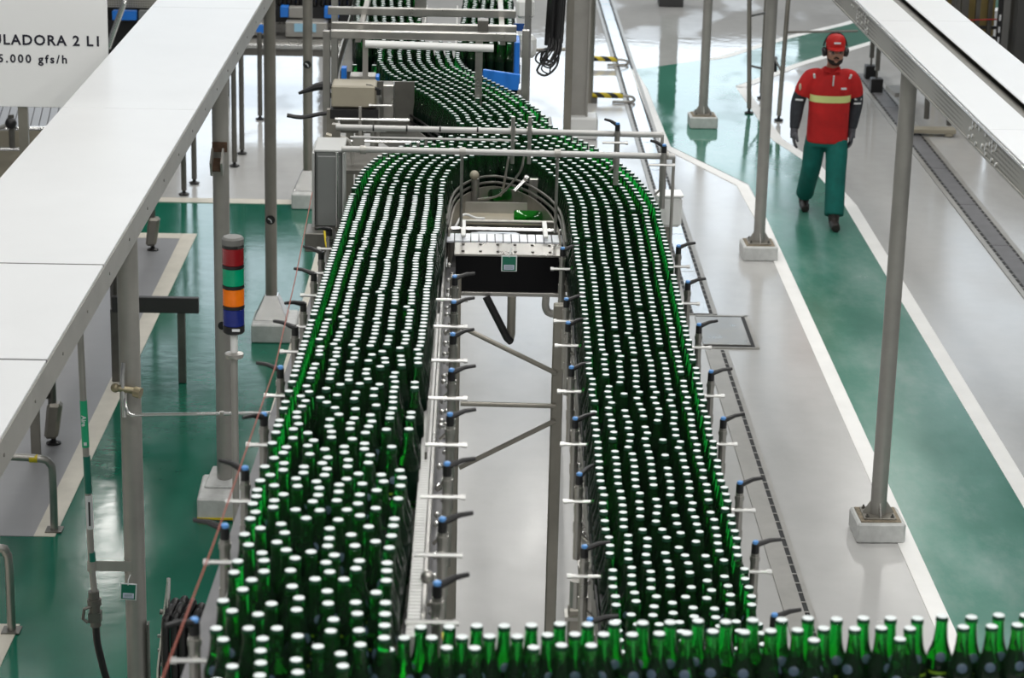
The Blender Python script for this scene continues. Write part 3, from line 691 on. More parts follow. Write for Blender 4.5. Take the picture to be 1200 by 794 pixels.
for o_, z_ in ((-0.224, 0.05), (-0.218, 0.105), (0.217, 0.06), (0.217, 0.11)):
    a, _ = ribbon(rp, o_, o_); T('guide_rail', [(q[0], q[1], RZ + z_) for q in a], 0.007, black, RN, 8)
mb = MB(); strip(mb, rp, -0.262, -0.228, -0.10, -0.09); mb.build('frame_flange', steel, RN)
for y in (10.3, 9.51, 9.176, 8.606, 8.025, 7.47, 6.842, 6.3): lever_bracket(RN, float(np.interp(y, [6, 10.4], [.372, .440])), y, 2.82 - 0.01, 1, random.uniform(0.1, 1.0))
for y in (10.375, 9.798, 9.183, 8.583, 8.052, 7.415, 6.898, 6.351): lever_bracket(RN, float(np.interp(y, [6.3, 10.4], [.905, .956])), y, 2.82 - 0.01, -1, random.uniform(0.0, 0.35))
for (x, y, zt) in ((0.425, 10.15, 2.60), (0.378, 7.1, 2.50), (0.91, 7.1, 2.45), (0.94, 10.15, 2.5)):
    mb = MB(); mb.box((x, y, zt / 2), (0.05, 0.05, zt)); mb.build('leg', steel_post, RN, bevel=0.006)
mb = MB(); mb.cyl((0.378, 7.1, 2.50), (0.378, 7.1, 2.84 - .25), 0.022, 12); mb.box((0.378, 7.1, 2.47), (0.07, 0.07, 0.012)); mb.build('leg_collar', steel, RN)
mb = MB()
for y in np.arange(6.0, 10.5, 0.17): mb.ball((float(np.interp(y, [6, 10.4], [.405, .462])), y, RZ - 0.04 + random.uniform(-.04, .03)), 0.009, 8, 5)
tag(mb.build('bolt_heads', steel_bright, RN, smooth=True), kind='stuff')
# cross braces between the two lanes' legs
t = thing('brace_frame', (0.2, 10.15, 1.8), 'steel cross braces between the legs in the gap between lanes', 'brace')
for a, b in (((-0.004, 10.12, 2.497), (0.42, 10.12, 2.289)), ((0.0, 10.12, 1.841), (0.42, 10.12, 2.07)), ((0.0, 10.12, 2.142), (0.42, 10.12, 2.138))):
    T('brace', [a, b], 0.011, steel_post, t, 10)

# U-turn and the diagonal feed lane
UN = thing('curved_conveyor', (0.1, 12, 0), 'curved steel conveyor bend joining the two lanes behind the black tank', 'conveyor')
UZ = 2.86 - ZC
up_ = smooth_path([(0.70, 10.6, RZ), (0.69, 11.2, RZ + .02), (0.60, 11.62, UZ), (0.44, 11.94, UZ), (0.20, 12.10, UZ), (-0.04, 12.04, UZ), (-0.20, 11.82, UZ), (-0.285, 11.5, UZ), (-0.315, 11.0, UZ)], 5)
mb = MB(); strip(mb, up_, -0.24, 0.24, -0.06, -0.006); mb.build('conveyor_bed', steel_dark, UN)
mb = MB(); strip(mb, up_, -0.252, -0.243, -0.13, 0.082); mb.build('inner_wall', steel_post, UN)
mb = MB(); strip(mb, up_, 0.243, 0.252, -0.13, 0.045); mb.build('outer_wall', steel, UN)
for o_, z_ in ((-0.238, 0.10), (-0.234, 0.13)):
    a, _ = ribbon(up_, o_, o_); T('guide_rail', [(q[0], q[1], UZ + z_) for q in a], 0.007, black if z_ < .1 else steel_dark, UN, 8)
mb = MB(); mb.prism([(-0.08, 10.93), (0.47, 10.93), (0.47, 11.5), (0.36, 11.75), (0.2, 11.83), (0.03, 11.75), (-0.07, 11.5)], UZ - 0.17, UZ - 0.155); mb.build('drip_plate', black, UN)
DN = thing('feed_conveyor', (-0.05, 13.6, 0), 'diagonal steel feed conveyor bringing bottles from the far frame', 'conveyor')
dp = smooth_path([(-0.28, 15.6, UZ), (-0.29, 14.6, UZ), (-0.25, 14.15, UZ), (-0.13, 13.8, UZ), (0.03, 13.4, UZ), (0.16, 12.95, UZ), (0.24, 12.55, UZ)], 5)
mb = MB(); strip(mb, dp, -0.29, 0.29, -0.06, -0.006); mb.build('conveyor_bed', steel_dark, DN)
for s_ in (-1, 1):
    mb = MB(); strip(mb, dp, min(s_ * .296, s_ * .304), max(s_ * .296, s_ * .304), -0.16, 0.03); mb.build('side_frame', steel_pale, DN)
    for z_ in (0.05, 0.085):
        a, _ = ribbon(dp, s_ * 0.285, s_ * 0.285); T('guide_rail', [(q[0], q[1], UZ + z_) for q in a], 0.006, black, DN, 8)
for (x, y) in ((-0.56, 14.7), (-.48, 13.2), (0.70, 12.35)):
    mb = MB(); mb.box((x, y, 1.23), (0.05, 0.05, 2.46)); mb.build('leg', steel_post, DN)
B('leg_arm', (0.55, 12.5, 2.48), (0.40, 0.05, 0.05), steel_post, DN)
EN = thing('far_conveyor', (-0.2, 16, 0), 'far pair of bottle conveyors behind the steel frame', 'conveyor')
B('conveyor_bed', (-0.55, 16.3, UZ - 0.03), (0.50, 2.2, 0.05), steel_dark, EN); B('conveyor_bed', (0.135, 16.3, UZ - 0.03), (0.38, 2.2, 0.05), steel_dark, EN)
B('bridge_plate', (-0.25, 15.3, UZ - 0.03), (0.5, 0.9, 0.045), steel_dark, EN)
for x in (-0.82, -0.29, -0.07, 0.34): B('side_frame', (x, 16.3, UZ), (0.01, 2.2, 0.12), steel, EN)
for x in (-0.75,):
    for y in (15.5, 17.0): B('leg', (x, y, 1.28), (0.05, 0.05, 2.56), steel_post, EN)
for y in (15.5, 17.0): B('cross_bar', (-0.2, y, 2.53), (1.1, 0.05, 0.05), steel_post, EN)

# near cross conveyor
FN = thing('cross_conveyor', (0.8, 5.05, 0), 'steel conveyor carrying the front row of bottles across the picture', 'conveyor')
FZ = 3.38 - ZC
fp = [(-0.14, 4.90, FZ), (1.9, 5.07, FZ)]
mb = MB(); strip(mb, fp, -0.11, 0.11, -0.06, -0.004); mb.build('conveyor_bed', steel_dark, FN)
for s_ in (-0.118, 0.112):
    mb = MB(); strip(mb, fp, s_, s_ + 0.006, -0.12, 0.03); mb.build('side_frame', steel, FN)
for x in (0.55, 1.75): B('leg', (x, 4.98, (FZ - .06) / 2), (0.05, 0.05, FZ - .06), steel_post, FN)

# ------------------------------------------------------------------ black tank between the lanes
t = thing('drip_tank', (0.2, 10.8, 2.46), 'black tank with steel flange hung between the lanes', 'tank')
B('tank_body', (0.205, 10.83, 2.57), (0.475, 0.24, 0.17), blackbox, t, bevel=0.004)
B('top_flange', (0.205, 10.80, 2.662), (0.49, 0.20, 0.012), steel, t, bevel=0.002)
B('bottom_flange', (0.205, 10.815, 2.478), (0.50, 0.24, 0.018), steel, t, bevel=0.002)
mb = MB()
for i in range(6):
    for y in (10.74, 10.86): mb.lathe([(0.007, 2.668), (0.007, 2.6735)], (0.0 + i * 0.08, y, 0), 8)
mb.build('flange_bolts', steel_dark, t)
mb = MB(); mb.tube([(0.11, 10.68, 2.47), (0.21, 10.66, 2.28), (0.228, 10.67, 2.26)], 0.018, 10); mb.build('drain_hose', rubber, t, smooth=True)
mb = MB(); mb.tube([(0.228, 10.70, 2.47), (0.228, 10.70, 2.29), (0.222, 10.69, 2.262)], 0.020, 12); mb.build('drain_pipe', steel_post, t, smooth=True)
mb = MB(); mb.tube(smooth_path([(0.385, 10.7, 2.47), (0.385, 10.7, 2.42), (0.41, 10.7, 2.39), (0.50, 10.7, 2.385)], 4), 0.018, 10); mb.build('elbow_pipe', steel_pale, t, smooth=True)
t2 = thing('chain_bridge', (0.2, 11.0, 2.66), 'shiny slatted chain bridge with steel rails behind the black tank', 'conveyor')
mb = MB()
for i in range(15): mb.box((-0.06 + i * 0.038, 10.99, 2.664), (0.0355, 0.13, 0.012))
for i in range(15):
    w = MB().box((-0.06 + i * 0.038, 10.99, 2.664), (0.0345, 0.13, 0.012)).build('chain_slat', chain_sheen, t2, bevel=0.002)
T('support_rail', [(-0.09, 11.12, 2.675), (0.50, 11.12, 2.672)], 0.011, steel_bright, t2); T('support_rail', [(-0.02, 11.25, 2.68), (0.44, 11.25, 2.68)], 0.008, steel_pale, t2)
for x in (-0.0, 0.385): B('white_bar', (x, 11.07, 2.69), (0.022, 0.28, 0.012), white_plastic, t2, 0.0, bevel=0.002)
B('ledge_plate', (0.20, 11.56, 2.612), (0.50, 0.20, 0.008), beige, t2); B('ledge_lip', (0.20, 11.665, 2.64), (0.50, 0.008, 0.06), steel_pale, t2)
mb = MB(); mb.tube(smooth_path([(-0.04, 11.2, 2.66), (0.0, 11.25, 2.71), (0.06, 11.27, 2.69), (0.1, 11.3, 2.68)], 5), 0.006, 8); mb.build('loose_cable', white_plastic, t2, smooth=True)
def hang_tag(name, loc, w, h, label, s=1.0, tilt=0.0):
    t = thing(name, loc, label, 'tag'); x, y, z = loc
    B('plate', (x, y, z), (w, 0.004, h), tag_white, t, 0, 0, tilt, bevel=0.001)
    B('green_field', (x, y - .003, z), (w * .86, 0.003, h * .88), green_tag, t, 0, 0, tilt)
    B('white_panel', (x + .0, y - .0045, z - h * .22), (w * .66, 0.003, h * .30), mat('tag_panel', (0.62, 0.64, 0.80), 0.4), t, 0, 0, tilt)
    mb = MB()
    for k in range(3): mb.box((x, y - .0065, z - h * (.14 + k * .07)), (w * .5, 0.001, h * .018))
    mb.box((x, y - .005, z + h * .22), (w * .45, 0.001, h * .03)); mb.build('print_lines', teal_band, t)
    T('tie', [(x, y - .004, z + h * .42), (x + .002, y - .012, z + h * .75), (x + .012, y - .004, z + h * 1.05)], 0.003, tag_white, t, 6)
    return t
hang_tag('machine_tag', (0.212, 10.700, 2.625), 0.072, 0.075, 'small green tag with white panel on the black tank front')
# things inside the bend
t = thing('sensor_post', (0.06, 11.72, 2.6), 'short steel sensor post inside the bend, left of the lying bottle', 'sensor')
T('post', [(0.055, 11.74, 2.50), (0.055, 11.74, 2.77)], 0.020, steel, t, 12); MB().ball((0.05, 11.73, 2.79), 0.024).build('head', beige, t, smooth=True)
t = thing('sensor_post', (0.34, 11.70, 2.6), 'broad steel sensor post inside the bend, right of the lying bottle', 'sensor')
B('post', (0.345, 11.73, 2.64), (0.048, 0.03, 0.28), steel, t, bevel=0.004); mb = MB(); mb.cyl((0.30, 11.72, 2.77), (0.25, 11.70, 2.72), 0.010, 8); mb.ball((0.31, 11.72, 2.78), 0.018); mb.build('head', steel_bright, t, smooth=True)
for i, pts in enumerate(([(0.205, 10.98, 3.06), (0.20, 11.2, 2.95), (0.19, 11.5, 2.78), (0.18, 11.6, 2.72)], [(0.275, 10.98, 3.06), (0.26, 11.2, 2.93), (0.17, 11.45, 2.76), (0.07, 11.6, 2.70)])):
    tag(T('sensor_cable', smooth_path(pts, 5), 0.0055, steel_pale, None, 8), ('pale cable hanging straight from the front guard rail into the bend', 'pale cable looping down-left from the front guard rail into the bend')[i], 'cable')

# guard rails over the bend
t = thing('guard_rail', (0.2, 10.97, 2.7), 'front pale tube rail crossing above the bend, with hanging uprights', 'rail')
T('rail_tube', [(-0.57, 10.97, 3.085), (0.975, 10.97, 3.078)], 0.0145, rail_m, t, 14)
for x, z0 in ((-0.012, 2.72), (0.43, 2.70)): T('upright', [(x, 10.97, 3.08), (x, 10.985, z0)], 0.0075, steel, t, 8)
T('upright', [(0.97, 10.97, 3.078), (0.97, 10.97, 2.62)], 0.0075, steel_pale, t, 8)
for x in (-0.47, -0.01, 0.43, 0.93): MB().cyl((x - .014, 10.97, 3.083), (x + .014, 10.97, 3.083), 0.0205, 12).build('rail_clamp', steel_pale, t, smooth=True)
t = thing('guard_rail', (0.2, 11.42, 2.7), 'rear pale tube rail crossing above the bend with black bands', 'rail')
T('rail_tube', [(-0.62, 11.42, 3.088), (0.955, 11.42, 3.08)], 0.0145, rail_m, t, 14); T('thin_rail', [(-0.55, 11.40, 3.045), (0.25, 11.40, 3.043)], 0.006, rail_m, t, 8)
T('upright', [(0.95, 11.42, 3.08), (0.95, 11.42, 2.62)], 0.0075, steel_pale, t, 8)
for x in (-0.44, -0.28, -0.12, 0.06): MB().cyl((x - .004, 11.42, 3.087), (x + .004, 11.42, 3.087), 0.0155, 12).build('black_band', black, t, smooth=True)
for x in (0.23, 0.31): 
    mb = MB(); mb.cyl((x, 11.40, 3.16), (x, 11.40, 2.93), 0.010, 10); mb.cyl((x - .014, 11.42, 3.087), (x + .014, 11.42, 3.087), 0.021, 12); mb.build('cross_clamp', steel, t, smooth=True)
for i, (x, y) in enumerate(((0.73, 11.40), (0.92, 10.95))):
    lever_bracket(t if i == 0 else bpy.data.objects['guard_rail'], x, y - .02, 3.14, -1, 2.4, True)
B('post', (-0.62, 11.44, 1.55), (0.04, 0.04, 3.10), steel_post, t); B('post', (0.99, 11.35, 1.33), (0.04, 0.04, 2.66), steel_post, t)
B('white_box', (0.985, 11.32, 2.735), (0.12, 0.11, 0.15), white_plastic, t, 0.05, bevel=0.015); B('box_lid', (0.985, 11.32, 2.815), (0.13, 0.12, 0.012), white_plastic, t, 0.05, bevel=0.003)

# control cabinet left of the bend
t = thing('control_cabinet', (-0.63, 11.1, 2.7), 'grey steel control cabinet standing left of the bend', 'cabinet')
B('body', (-0.632, 11.16, 2.875), (0.125, 0.26, 0.36), cab_grey, t, bevel=0.006); B('top_cover', (-0.630, 11.16, 3.06), (0.14, 0.27, 0.012), cab_light, t, bevel=0.003)
B('side_flange', (-0.703, 11.14, 2.875), (0.012, 0.27, 0.36), cab_light, t, bevel=0.003); B('side_flange', (-0.564, 11.10, 2.875), (0.010, 0.16, 0.36), cab_light, t, bevel=0.003)
B('door', (-0.632, 11.025, 2.870), (0.105, 0.012, 0.335), cab_grey, t, bevel=0.003)
B('base_box', (-0.67, 10.98, 2.655), (0.13, 0.18, 0.09), steel_dark, t, bevel=0.004); T('conduit', [(-0.592, 11.008, 3.06), (-0.592, 11.008, 2.70)], 0.007, steel_bright, t, 8)
B('stand', (-0.65, 11.2, 1.31), (0.08, 0.08, 2.62), steel_post, t)
for i in range(3): T('cable', smooth_path([(-0.645 + i * .012, 10.9, 2.72), (-0.635 + i * .012, 10.86, 2.66), (-0.618 + i * .012, 10.84, 2.60), (-0.612 + i * .012, 10.85, 2.50)], 4), 0.005, (yellow, rubber, rubber)[i], t, 6)

# motor, valve block and rods at the left side of the feed lane
t = thing('drive_unit', (-0.62, 13.0, 2.6), 'beige drive box with rods and levers left of the diagonal lane', 'machine')
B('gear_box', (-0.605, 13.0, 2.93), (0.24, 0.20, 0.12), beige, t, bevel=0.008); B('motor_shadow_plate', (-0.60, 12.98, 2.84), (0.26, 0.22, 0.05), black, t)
B('mount_plate', (-0.42, 13.05, 2.88), (0.06, 0.12, 0.20), steel, t, bevel=0.004); B('back_plate', (-0.50, 13.5, 2.75), (0.42, 0.02, 0.30), steel_dark, t)
T('rod', [(-0.70, 12.8, 2.83), (-0.30, 12.8, 2.83)], 0.009, steel_bright, t, 8); T('rod', [(-0.72, 12.4, 2.80), (-0.22, 12.4, 2.80)], 0.008, steel_bright, t, 8)
T('upright_rod', [(-0.565, 12.8, 2.90), (-0.565, 12.8, 2.72)], 0.009, steel_pale, t, 8); B('clamp_block', (-0.555, 12.4, 2.80), (0.06, 0.05, 0.05), steel_pale, t, bevel=0.004)
B('angle_arm', (-0.72, 12.2, 2.75), (0.05, 0.05, 0.26), beige, t, 0, 0.0, 0.25); T('hose', smooth_path([(-0.72, 12.3, 2.75), (-0.68, 12.3, 2.84), (-0.60, 12.3, 2.82), (-0.58, 12.3, 2.70)], 5), 0.010, steel_pale, t, 8)
T('black_cable', smooth_path([(-0.72, 13.1, 2.80), (-0.80, 13.1, 2.79), (-0.90, 13.1, 2.77), (-0.98, 13.1, 2.78)], 4), 0.012, rubber, t, 8)
for (x, z) in ((-0.47, 2.98), (-0.50, 2.84)): lever_bracket(t, x, 12.9, z, 1, 2.6, False)
B('column', (-0.73, 13.0, 1.42), (0.05, 0.05, 2.84), steel_post, t)
B('bed_plate', (-0.45, 12.45, 2.68), (0.5, 0.5, 0.02), steel_dark, t)
mb = MB(); mb.tube([(-0.95, 13.6, 2.80), (-0.85, 13.6, 2.84), (-0.78, 13.6, 2.85)], [0.008, 0.022, 0.03], 8); mb.tube([(-0.80, 13.6, 2.85), (-0.68, 13.6, 2.84)], 0.02, 8); mb.build('toggle_lever', black, t, smooth=True)

# steel frame over the start of the feed lane
t = thing('light_barrier_frame', (-0.25, 14.0, 2.5), 'steel tube frame with stacked cross beams over the far lanes', 'frame')
for (y, z, x0, x1, m_) in ((13.55, 3.20, -0.76, 0.28, steel), (13.30, 3.20, -0.75, 0.275, steel), (14.06, 3.20, -0.81, 0.285, steel), (14.9, 3.2, -0.80, 0.30, steel), (15.6, 3.2, -0.80, 0.33, steel_dark)):
    B('cross_beam', ((x0 + x1) / 2, y, z), (x1 - x0, 0.045, 0.045), m_, t, bevel=0.004)
T('white_tube', [(-0.56, 13.28, 3.15), (0.15, 13.28, 3.14)], 0.022, white_plastic, t, 12)
for (x, y) in ((-0.78, 13.40), (-0.80, 14.6)): B('post', (x, y, 1.6), (0.04, 0.04, 3.2), steel, t, bevel=0.003)
for (x, y) in ((0.33, 13.40), (0.37, 14.6)): B('post', (x, y, 2.85), (0.04, 0.04, 0.75), steel, t, bevel=0.003)
B('post', (-0.56, 13.32, 3.02), (0.03, 0.03, 0.34), steel_pale, t); B('post', (0.07, 13.32, 2.98), (0.04, 0.04, 0.42), steel, t)
B('beam_joint', (0.09, 13.45, 3.22), (0.06, 0.10, 0.10), steel_dark, t); B('centre_post', (-0.28, 14.5, 3.3), (0.07, 0.07, 0.4), steel, t)
for x in (-0.60, 0.20): B('side_rail', (x * 1.0, 14.0, 3.17), (0.03, 1.4, 0.03), steel, t)
B('blue_panel', (0.20, 14.05, 2.78), (0.22, 0.03, 0.16), blue, t, 0, 0, 0.12, bevel=0.004); B('blue_panel', (0.30, 14.3, 2.90), (0.03, 0.24, 0.22), blue, t, bevel=0.004)
B('panel_stay', (0.30, 14.05, 2.74), (0.10, 0.03, 0.03), steel_post, t)
t = thing('blue_gripper', (-0.62, 14.0, 2.6), 'steel gripper box with blue end plates left of the far frame', 'machine')
B('box', (-0.60, 13.95, 2.80), (0.15, 0.12, 0.10), steel_pale, t, bevel=0.004); B('blue_plate', (-0.71, 13.95, 2.83), (0.03, 0.08, 0.12), blue, t, bevel=0.003); B('blue_plate', (-0.515, 13.95, 2.79), (0.02, 0.1, 0.11), blue, t, bevel=0.003)
B('bed', (-0.62, 14.0, 2.73), (0.34, 0.2, 0.03), black, t)
B('stay', (-0.62, 14.0, 1.36), (0.05, 0.05, 2.72), steel_post, t)
for i, x in enumerate((-0.66, -0.60, -0.545)):
    o = copy_tree(proto, (x, 14.18, UZ)); tag(o, ('left', 'middle', 'right')[i] + ' one of three green bottles standing behind the steel gripper box', 'bottle', 'bottles behind the gripper box')
B('bed_shelf', (-0.60, 14.18, UZ - .012), (0.28, 0.10, 0.022), steel_dark, t)

# ------------------------------------------------------------------ signal tower
x, y = -0.883, 9.0
t = thing('signal_tower', (x, y, 0), 'four-colour signal tower light on a thin white pole by the left lane', 'signal light')
T('pole', [(x, y, 0.012), (x, y, 2.735)], 0.0135, steel_pale, t, 12); B('foot_plate', (x, y, 0.006), (0.12, 0.12, 0.012), steel, t)
T('white_stem', [(x, y, 2.72), (x, y, 2.815)], 0.0145, white_plastic, t, 12)
MB().lathe([(0.034, 2.700), (0.036, 2.706), (0.036, 2.716), (0.020, 2.722)], (x, y, 0), 20).build('collar', steel, t, smooth=True)
z = 2.80
MB().lathe([(0.036, z), (0.042, z + .006), (0.042, z + .032)], (x, y, 0), 24).build('base_ring', black, t, smooth=True)
z += .032
for nm, m_ in (('blue_lens', lens_blue), ('amber_lens', lens_amber), ('green_lens', lens_green), ('red_lens', lens_red)):
    MB().lathe([(0.039, z), (0.0415, z + .003), (0.0415, z + .066), (0.039, z + .069)], (x, y, 0), 24).build(nm, m_, t, smooth=True)
    MB().lathe([(0.0425, z + .069), (0.0425, z + .081)], (x, y, 0), 24).build('spacer_ring', black, t, smooth=True)
    z += .081
MB().lathe([(0.0425, z - .012), (0.0425, z + .022), (0.036, z + .030), (0.001, z + .031)], (x, y, 0), 24).build('top_cap', mat('cap_grey', (0.16, 0.16, 0.15), 0.5), t, smooth=True)
B('maker_plate', (x + .012, y - .0425, 2.822), (0.03, 0.003, 0.010), tag_white, t)

# ------------------------------------------------------------------ compressed-air drop, tag and hose by the nearest left pole
x, y = -1.75, 10.7
t = thing('air_drop', (x, y, 0.45), 'thin air pipe with green bands, valve and black hose beside nearest left pole', 'pipe')
T('pipe', [(-1.765, y, 2.765), (-1.752, y, 1.92), (-1.738, y, 1.10), (-1.728, y, 0.95)], 0.0155, steel_pale, t, 12)
T('green_sleeve', [(-1.7525, y, 1.93), (-1.748, y, 1.70)], 0.0175, green_band, t, 12); T('teal_sleeve', [(-1.7455, y, 1.655), (-1.742, y, 1.47)], 0.0175, teal_band, t, 12)
T('white_sleeve', [(-1.742, y, 1.46), (-1.739, y, 1.29)], 0.0172, tag_white, t, 12); B('sleeve_slot', (-1.738, y - .017, 1.37), (0.008, 0.004, 0.12), black, t)
T('teal_sleeve', [(-1.736, y, 1.17), (-1.734, y, 1.11)], 0.0172, teal_band, t, 12)
text('lettering', 'Aire', 0.030, (-1.7605, y - .0185, 1.86), (PI / 2, PI / 2, 0), tag_white, t, 'LEFT'); B('white_mark', (-1.747, y - .0175, 1.72), (0.014, 0.002, 0.016), tag_white, t)
mb = MB(); mb.cyl((-1.733, y, 0.97), (-1.727, y, 0.79), 0.026, 12); mb.cyl((-1.731, y, 0.93), (-1.730, y, 0.90), 0.034, 12); mb.box((-1.729, y, 0.84), (0.06, 0.05, 0.05)); mb.tube([(-1.74, y - .02, 0.90), (-1.775, y - .03, 0.89), (-1.782, y - .03, 0.84), (-1.76, y - .03, 0.82)], 0.008, 6)
mb.build('valve', steel_dark, t, smooth=True)
T('air_hose', smooth_path([(-1.727, y, 0.79), (-1.722, y, 0.70), (-1.70, y, 0.58), (-1.68, y, 0.45), (-1.70, y - .1, 0.25), (-1.9, y - .3, 0.03), (-2.4, y - .2, 0.022)], 5), 0.018, rubber, t, 12)
mb = MB(); mb.box((-1.65, y, 1.10), (0.20, 0.006, 0.05)); mb.cyl((-1.738, y, 1.075), (-1.737, y, 1.125), 0.021, 12); mb.build('pipe_bracket', steel_pale, t)
hang_tag('pole_tag', (-1.562, 10.665, 0.985), 0.078, 0.085, 'small green hanging tag with pale panel on the nearest left pole', 1, 0.06)
t = thing('thin_tie_rod', (-1.5, 10.7, 1.89), 'thin bright rod running from nearest left pole to the sloping conveyor', 'rod')
T('rod', smooth_path([(-1.555, 10.69, 1.99), (-1.55, 10.66, 1.92), (-1.525, 10.64, 1.885), (-1.45, 10.64, 1.885), (-1.1, 10.6, 1.91), (-0.60, 10.55, 1.945)], 5), 0.0085, steel_bright, t, 8)
T('end_nut', [(-1.10, 10.6, 1.90), (-1.10, 10.6, 1.92)], 0.012, steel, t, 8)

# hoop barriers
def hoop(y, xp, x0, h, label):
    t = thing('hoop_barrier', (xp, y, 0), label, 'barrier')
    T('tube', smooth_path([(xp, y, 0.01), (xp, y, h - .10), (xp - .015, y, h - .03), (xp - .07, y, h), (x0, y, h + .012)], 5), 0.024, steel, t, 12)
    B('foot_plate', (xp, y, 0.011), (0.10, 0.10, 0.008), steel_dark, t)
    T('yellow_ring', [(xp - .085, y, h + .001), (xp - .135, y, h + .002)], 0.0255, yellow, t, 12)
hoop(13.85, -2.47, -2.76, 0.47, 'bent steel tube hoop with yellow ring standing on grey floor zone')
hoop(12.36, -2.46, -3.0, 0.50, 'bent steel tube hoop at the picture edge, on the cream floor patch')

# coiled hoses on a leaning cable ladder
t = thing('hose_coil', (-1.2, 9.9, 0), 'coil of thick black hoses hanging at the lower left', 'hose')
for i, (dx, h) in enumerate(((-0.075, 1.19), (-0.035, 1.20), (0.0, 1.19), (0.04, 1.17), (0.07, 1.14))):
    xx = -1.215 + dx
    pts = [(xx, 9.93, 0.35), (xx - .005, 9.93, h - .10), (xx + .01, 9.95, h - .01), (xx + .02, 10.02, h), (xx + .03, 10.08, h - .06), (xx + .03, 10.09, 0.45), (xx + .01, 10.02, 0.28)]
    mb = MB(); mb.tube(smooth_path(pts, 5), 0.0195, 10, closed=True); mb.build('hose_loop', rubber, t, smooth=True)
T('hook', [(-1.33, 10.02, 1.17), (-1.08, 10.02, 1.13)], 0.012, steel_dark, t); B('hook_post', (-1.08, 10.04, 0.58), (0.03, 0.03, 1.16), steel_dark, t)
t = thing('cable_ladder', (-1.31, 10.0, 0), 'narrow pale cable ladder leaning beside the coiled hoses', 'ladder')
T('stringer', [(-1.365, 10.0, 0.005), (-1.338, 10.0, 0.9), (-1.285, 10.0, 1.33)], 0.009, steel_bright, t, 8); T('stringer', [(-1.315, 10.0, 0.005), (-1.30, 10.0, 0.9), (-1.285, 10.0, 1.34)], 0.009, steel_bright, t, 8)
for i in range(14): 
    z = 0.15 + i * 0.07; B('rung', (-1.33 + z * .015, 10.0, z), (0.05, 0.012, 0.012), steel_pale, t)
tag(T('pull_cord', [(-0.665, 10.35, 3.03), (-0.60, 8.4, 3.20), (-0.555, 6.9, 3.35), (-0.55, 5.05, 3.525), (-0.556, 4.15, 3.61)], 0.0019, red_cord, None, 6), 'thin red pull cord running along the left edge of sloping lane', 'cord')

# machine feet and bench on the grey zone
def foot_leg(x, y, h, label, w=0.028, shoe=True):
    t = thing('machine_stand', (x, y, 0), label, 'leg')
    T('tube', [(x, y, 0.16 if shoe else 0.05), (x, y, h)], w, steel_dark, t, 12)
    if shoe:
        mb = MB(); mb.add([(x - .06, y - .05, .05), (x + .03, y - .05, .05), (x + .03, y + .05, .05), (x - .06, y + .05, .05), (x - .03, y - .05, .30), (x + .07, y - .05, .30), (x + .07, y + .05, .30), (x - .03, y + .05, .30)],
                          [(3, 2, 1, 0), (4, 5, 6, 7), (0, 1, 5, 4), (1, 2, 6, 5), (2, 3, 7, 6), (3, 0, 4, 7)]); mb.build('shoe_bracket', steel_post, t, bevel=0.02)
        T('side_arm', [(x - .02, y - .02, 0.36), (x - .16, y - .04, 0.37)], [0.03, 0.016], steel_dark, t, 10)
    mb = MB(); mb.lathe([(0.05, 0.008), (0.05, 0.016), (0.018, 0.03), (0.014, 0.06)], (x, y, 0), 14); mb.build('level_foot', black, t, smooth=True)
    return t
foot_leg(-2.73, 15.4, 1.35, 'dark machine leg with swivel bracket, above the nearer steel hoop')
foot_leg(-2.69, 20.35, 1.2, 'dark machine leg with swivel bracket near the far corner of grey zone')
t = thing('low_bench', (-2.3, 16.7, 0), 'low dark bench beam on two legs behind the nearest left pole', 'bench')
B('beam', (-2.20, 16.72, 0.60), (0.62, 0.05, 0.115), mat('bench_dark', (0.045, 0.045, 0.045), 0.5), t, bevel=0.004)
for x in (-2.50, -2.02): B('leg', (x, 16.75, 0.28), (0.055, 0.05, 0.55), steel_dark, t, bevel=0.004)
T('rear_tube', [(-2.52, 16.9, 0.5), (-2.52, 16.9, 1.25)], 0.03, steel_dark, t); B('blue_clip', (-2.50, 16.85, 1.10), (0.03, 0.03, 0.09), blue, t); T('cone', [(-2.62, 16.8, 0.83), (-2.50, 16.8, 0.83)], [0.008, 0.05], steel_dark, t)
for i, (x, y, h) in enumerate(((-2.216, 25.75, 0.95), (-2.284, 23.55, 1.6), (-2.26, 24.1, 1.6), (-2.648, 22.35, 1.6), (-2.60, 22.8, 1.6))):
    foot_leg(x, y, h, ('slim machine leg furthest back, under the chrome rail', 'slim machine leg right beside the left pole with bracket, nearer of its pair', 'slim machine leg right beside the left pole with bracket, further of its pair',
                       'slim leg on pale floor by the white duct edge, nearer of its pair', 'slim leg on pale floor by the white duct edge, further of its pair')[i], 0.026, False)

# ------------------------------------------------------------------ packing machine at the far left
t = thing('packing_machine', (-2.0, 27.0, 0), 'long machine with chrome rail, blue blocks and bottles at the far left', 'machine')
B('chrome_rail', (-1.75, 26.4, 0.685), (2.1, 0.05, 0.05), steel_bright, t, bevel=0.01); B('lower_rail', (-1.75, 26.45, 0.61), (2.1, 0.06, 0.07), steel_dark, t)
B('housing', (-1.77, 26.7, 0.845), (0.46, 0.3, 0.17), steel_pale, t, bevel=0.01); B('screen', (-1.78, 26.54, 0.87), (0.24, 0.012, 0.09), screen_m, t)
B('small_housing', (-2.26, 26.7, 0.84), (0.26, 0.3, 0.14), steel_pale, t, bevel=0.01)
B('table', (-1.75, 27.0, 0.72), (2.1, 1.1, 0.06), steel, t); B('back_frame', (-1.75, 27.6, 1.3), (2.1, 0.1, 1.2), black, t)
for x, w_ in ((-2.02, 0.09), (-1.50, 0.16)): B('blue_block', (x, 26.75, 1.015), (w_, 0.12, 0.12), blue, t, bevel=0.006)
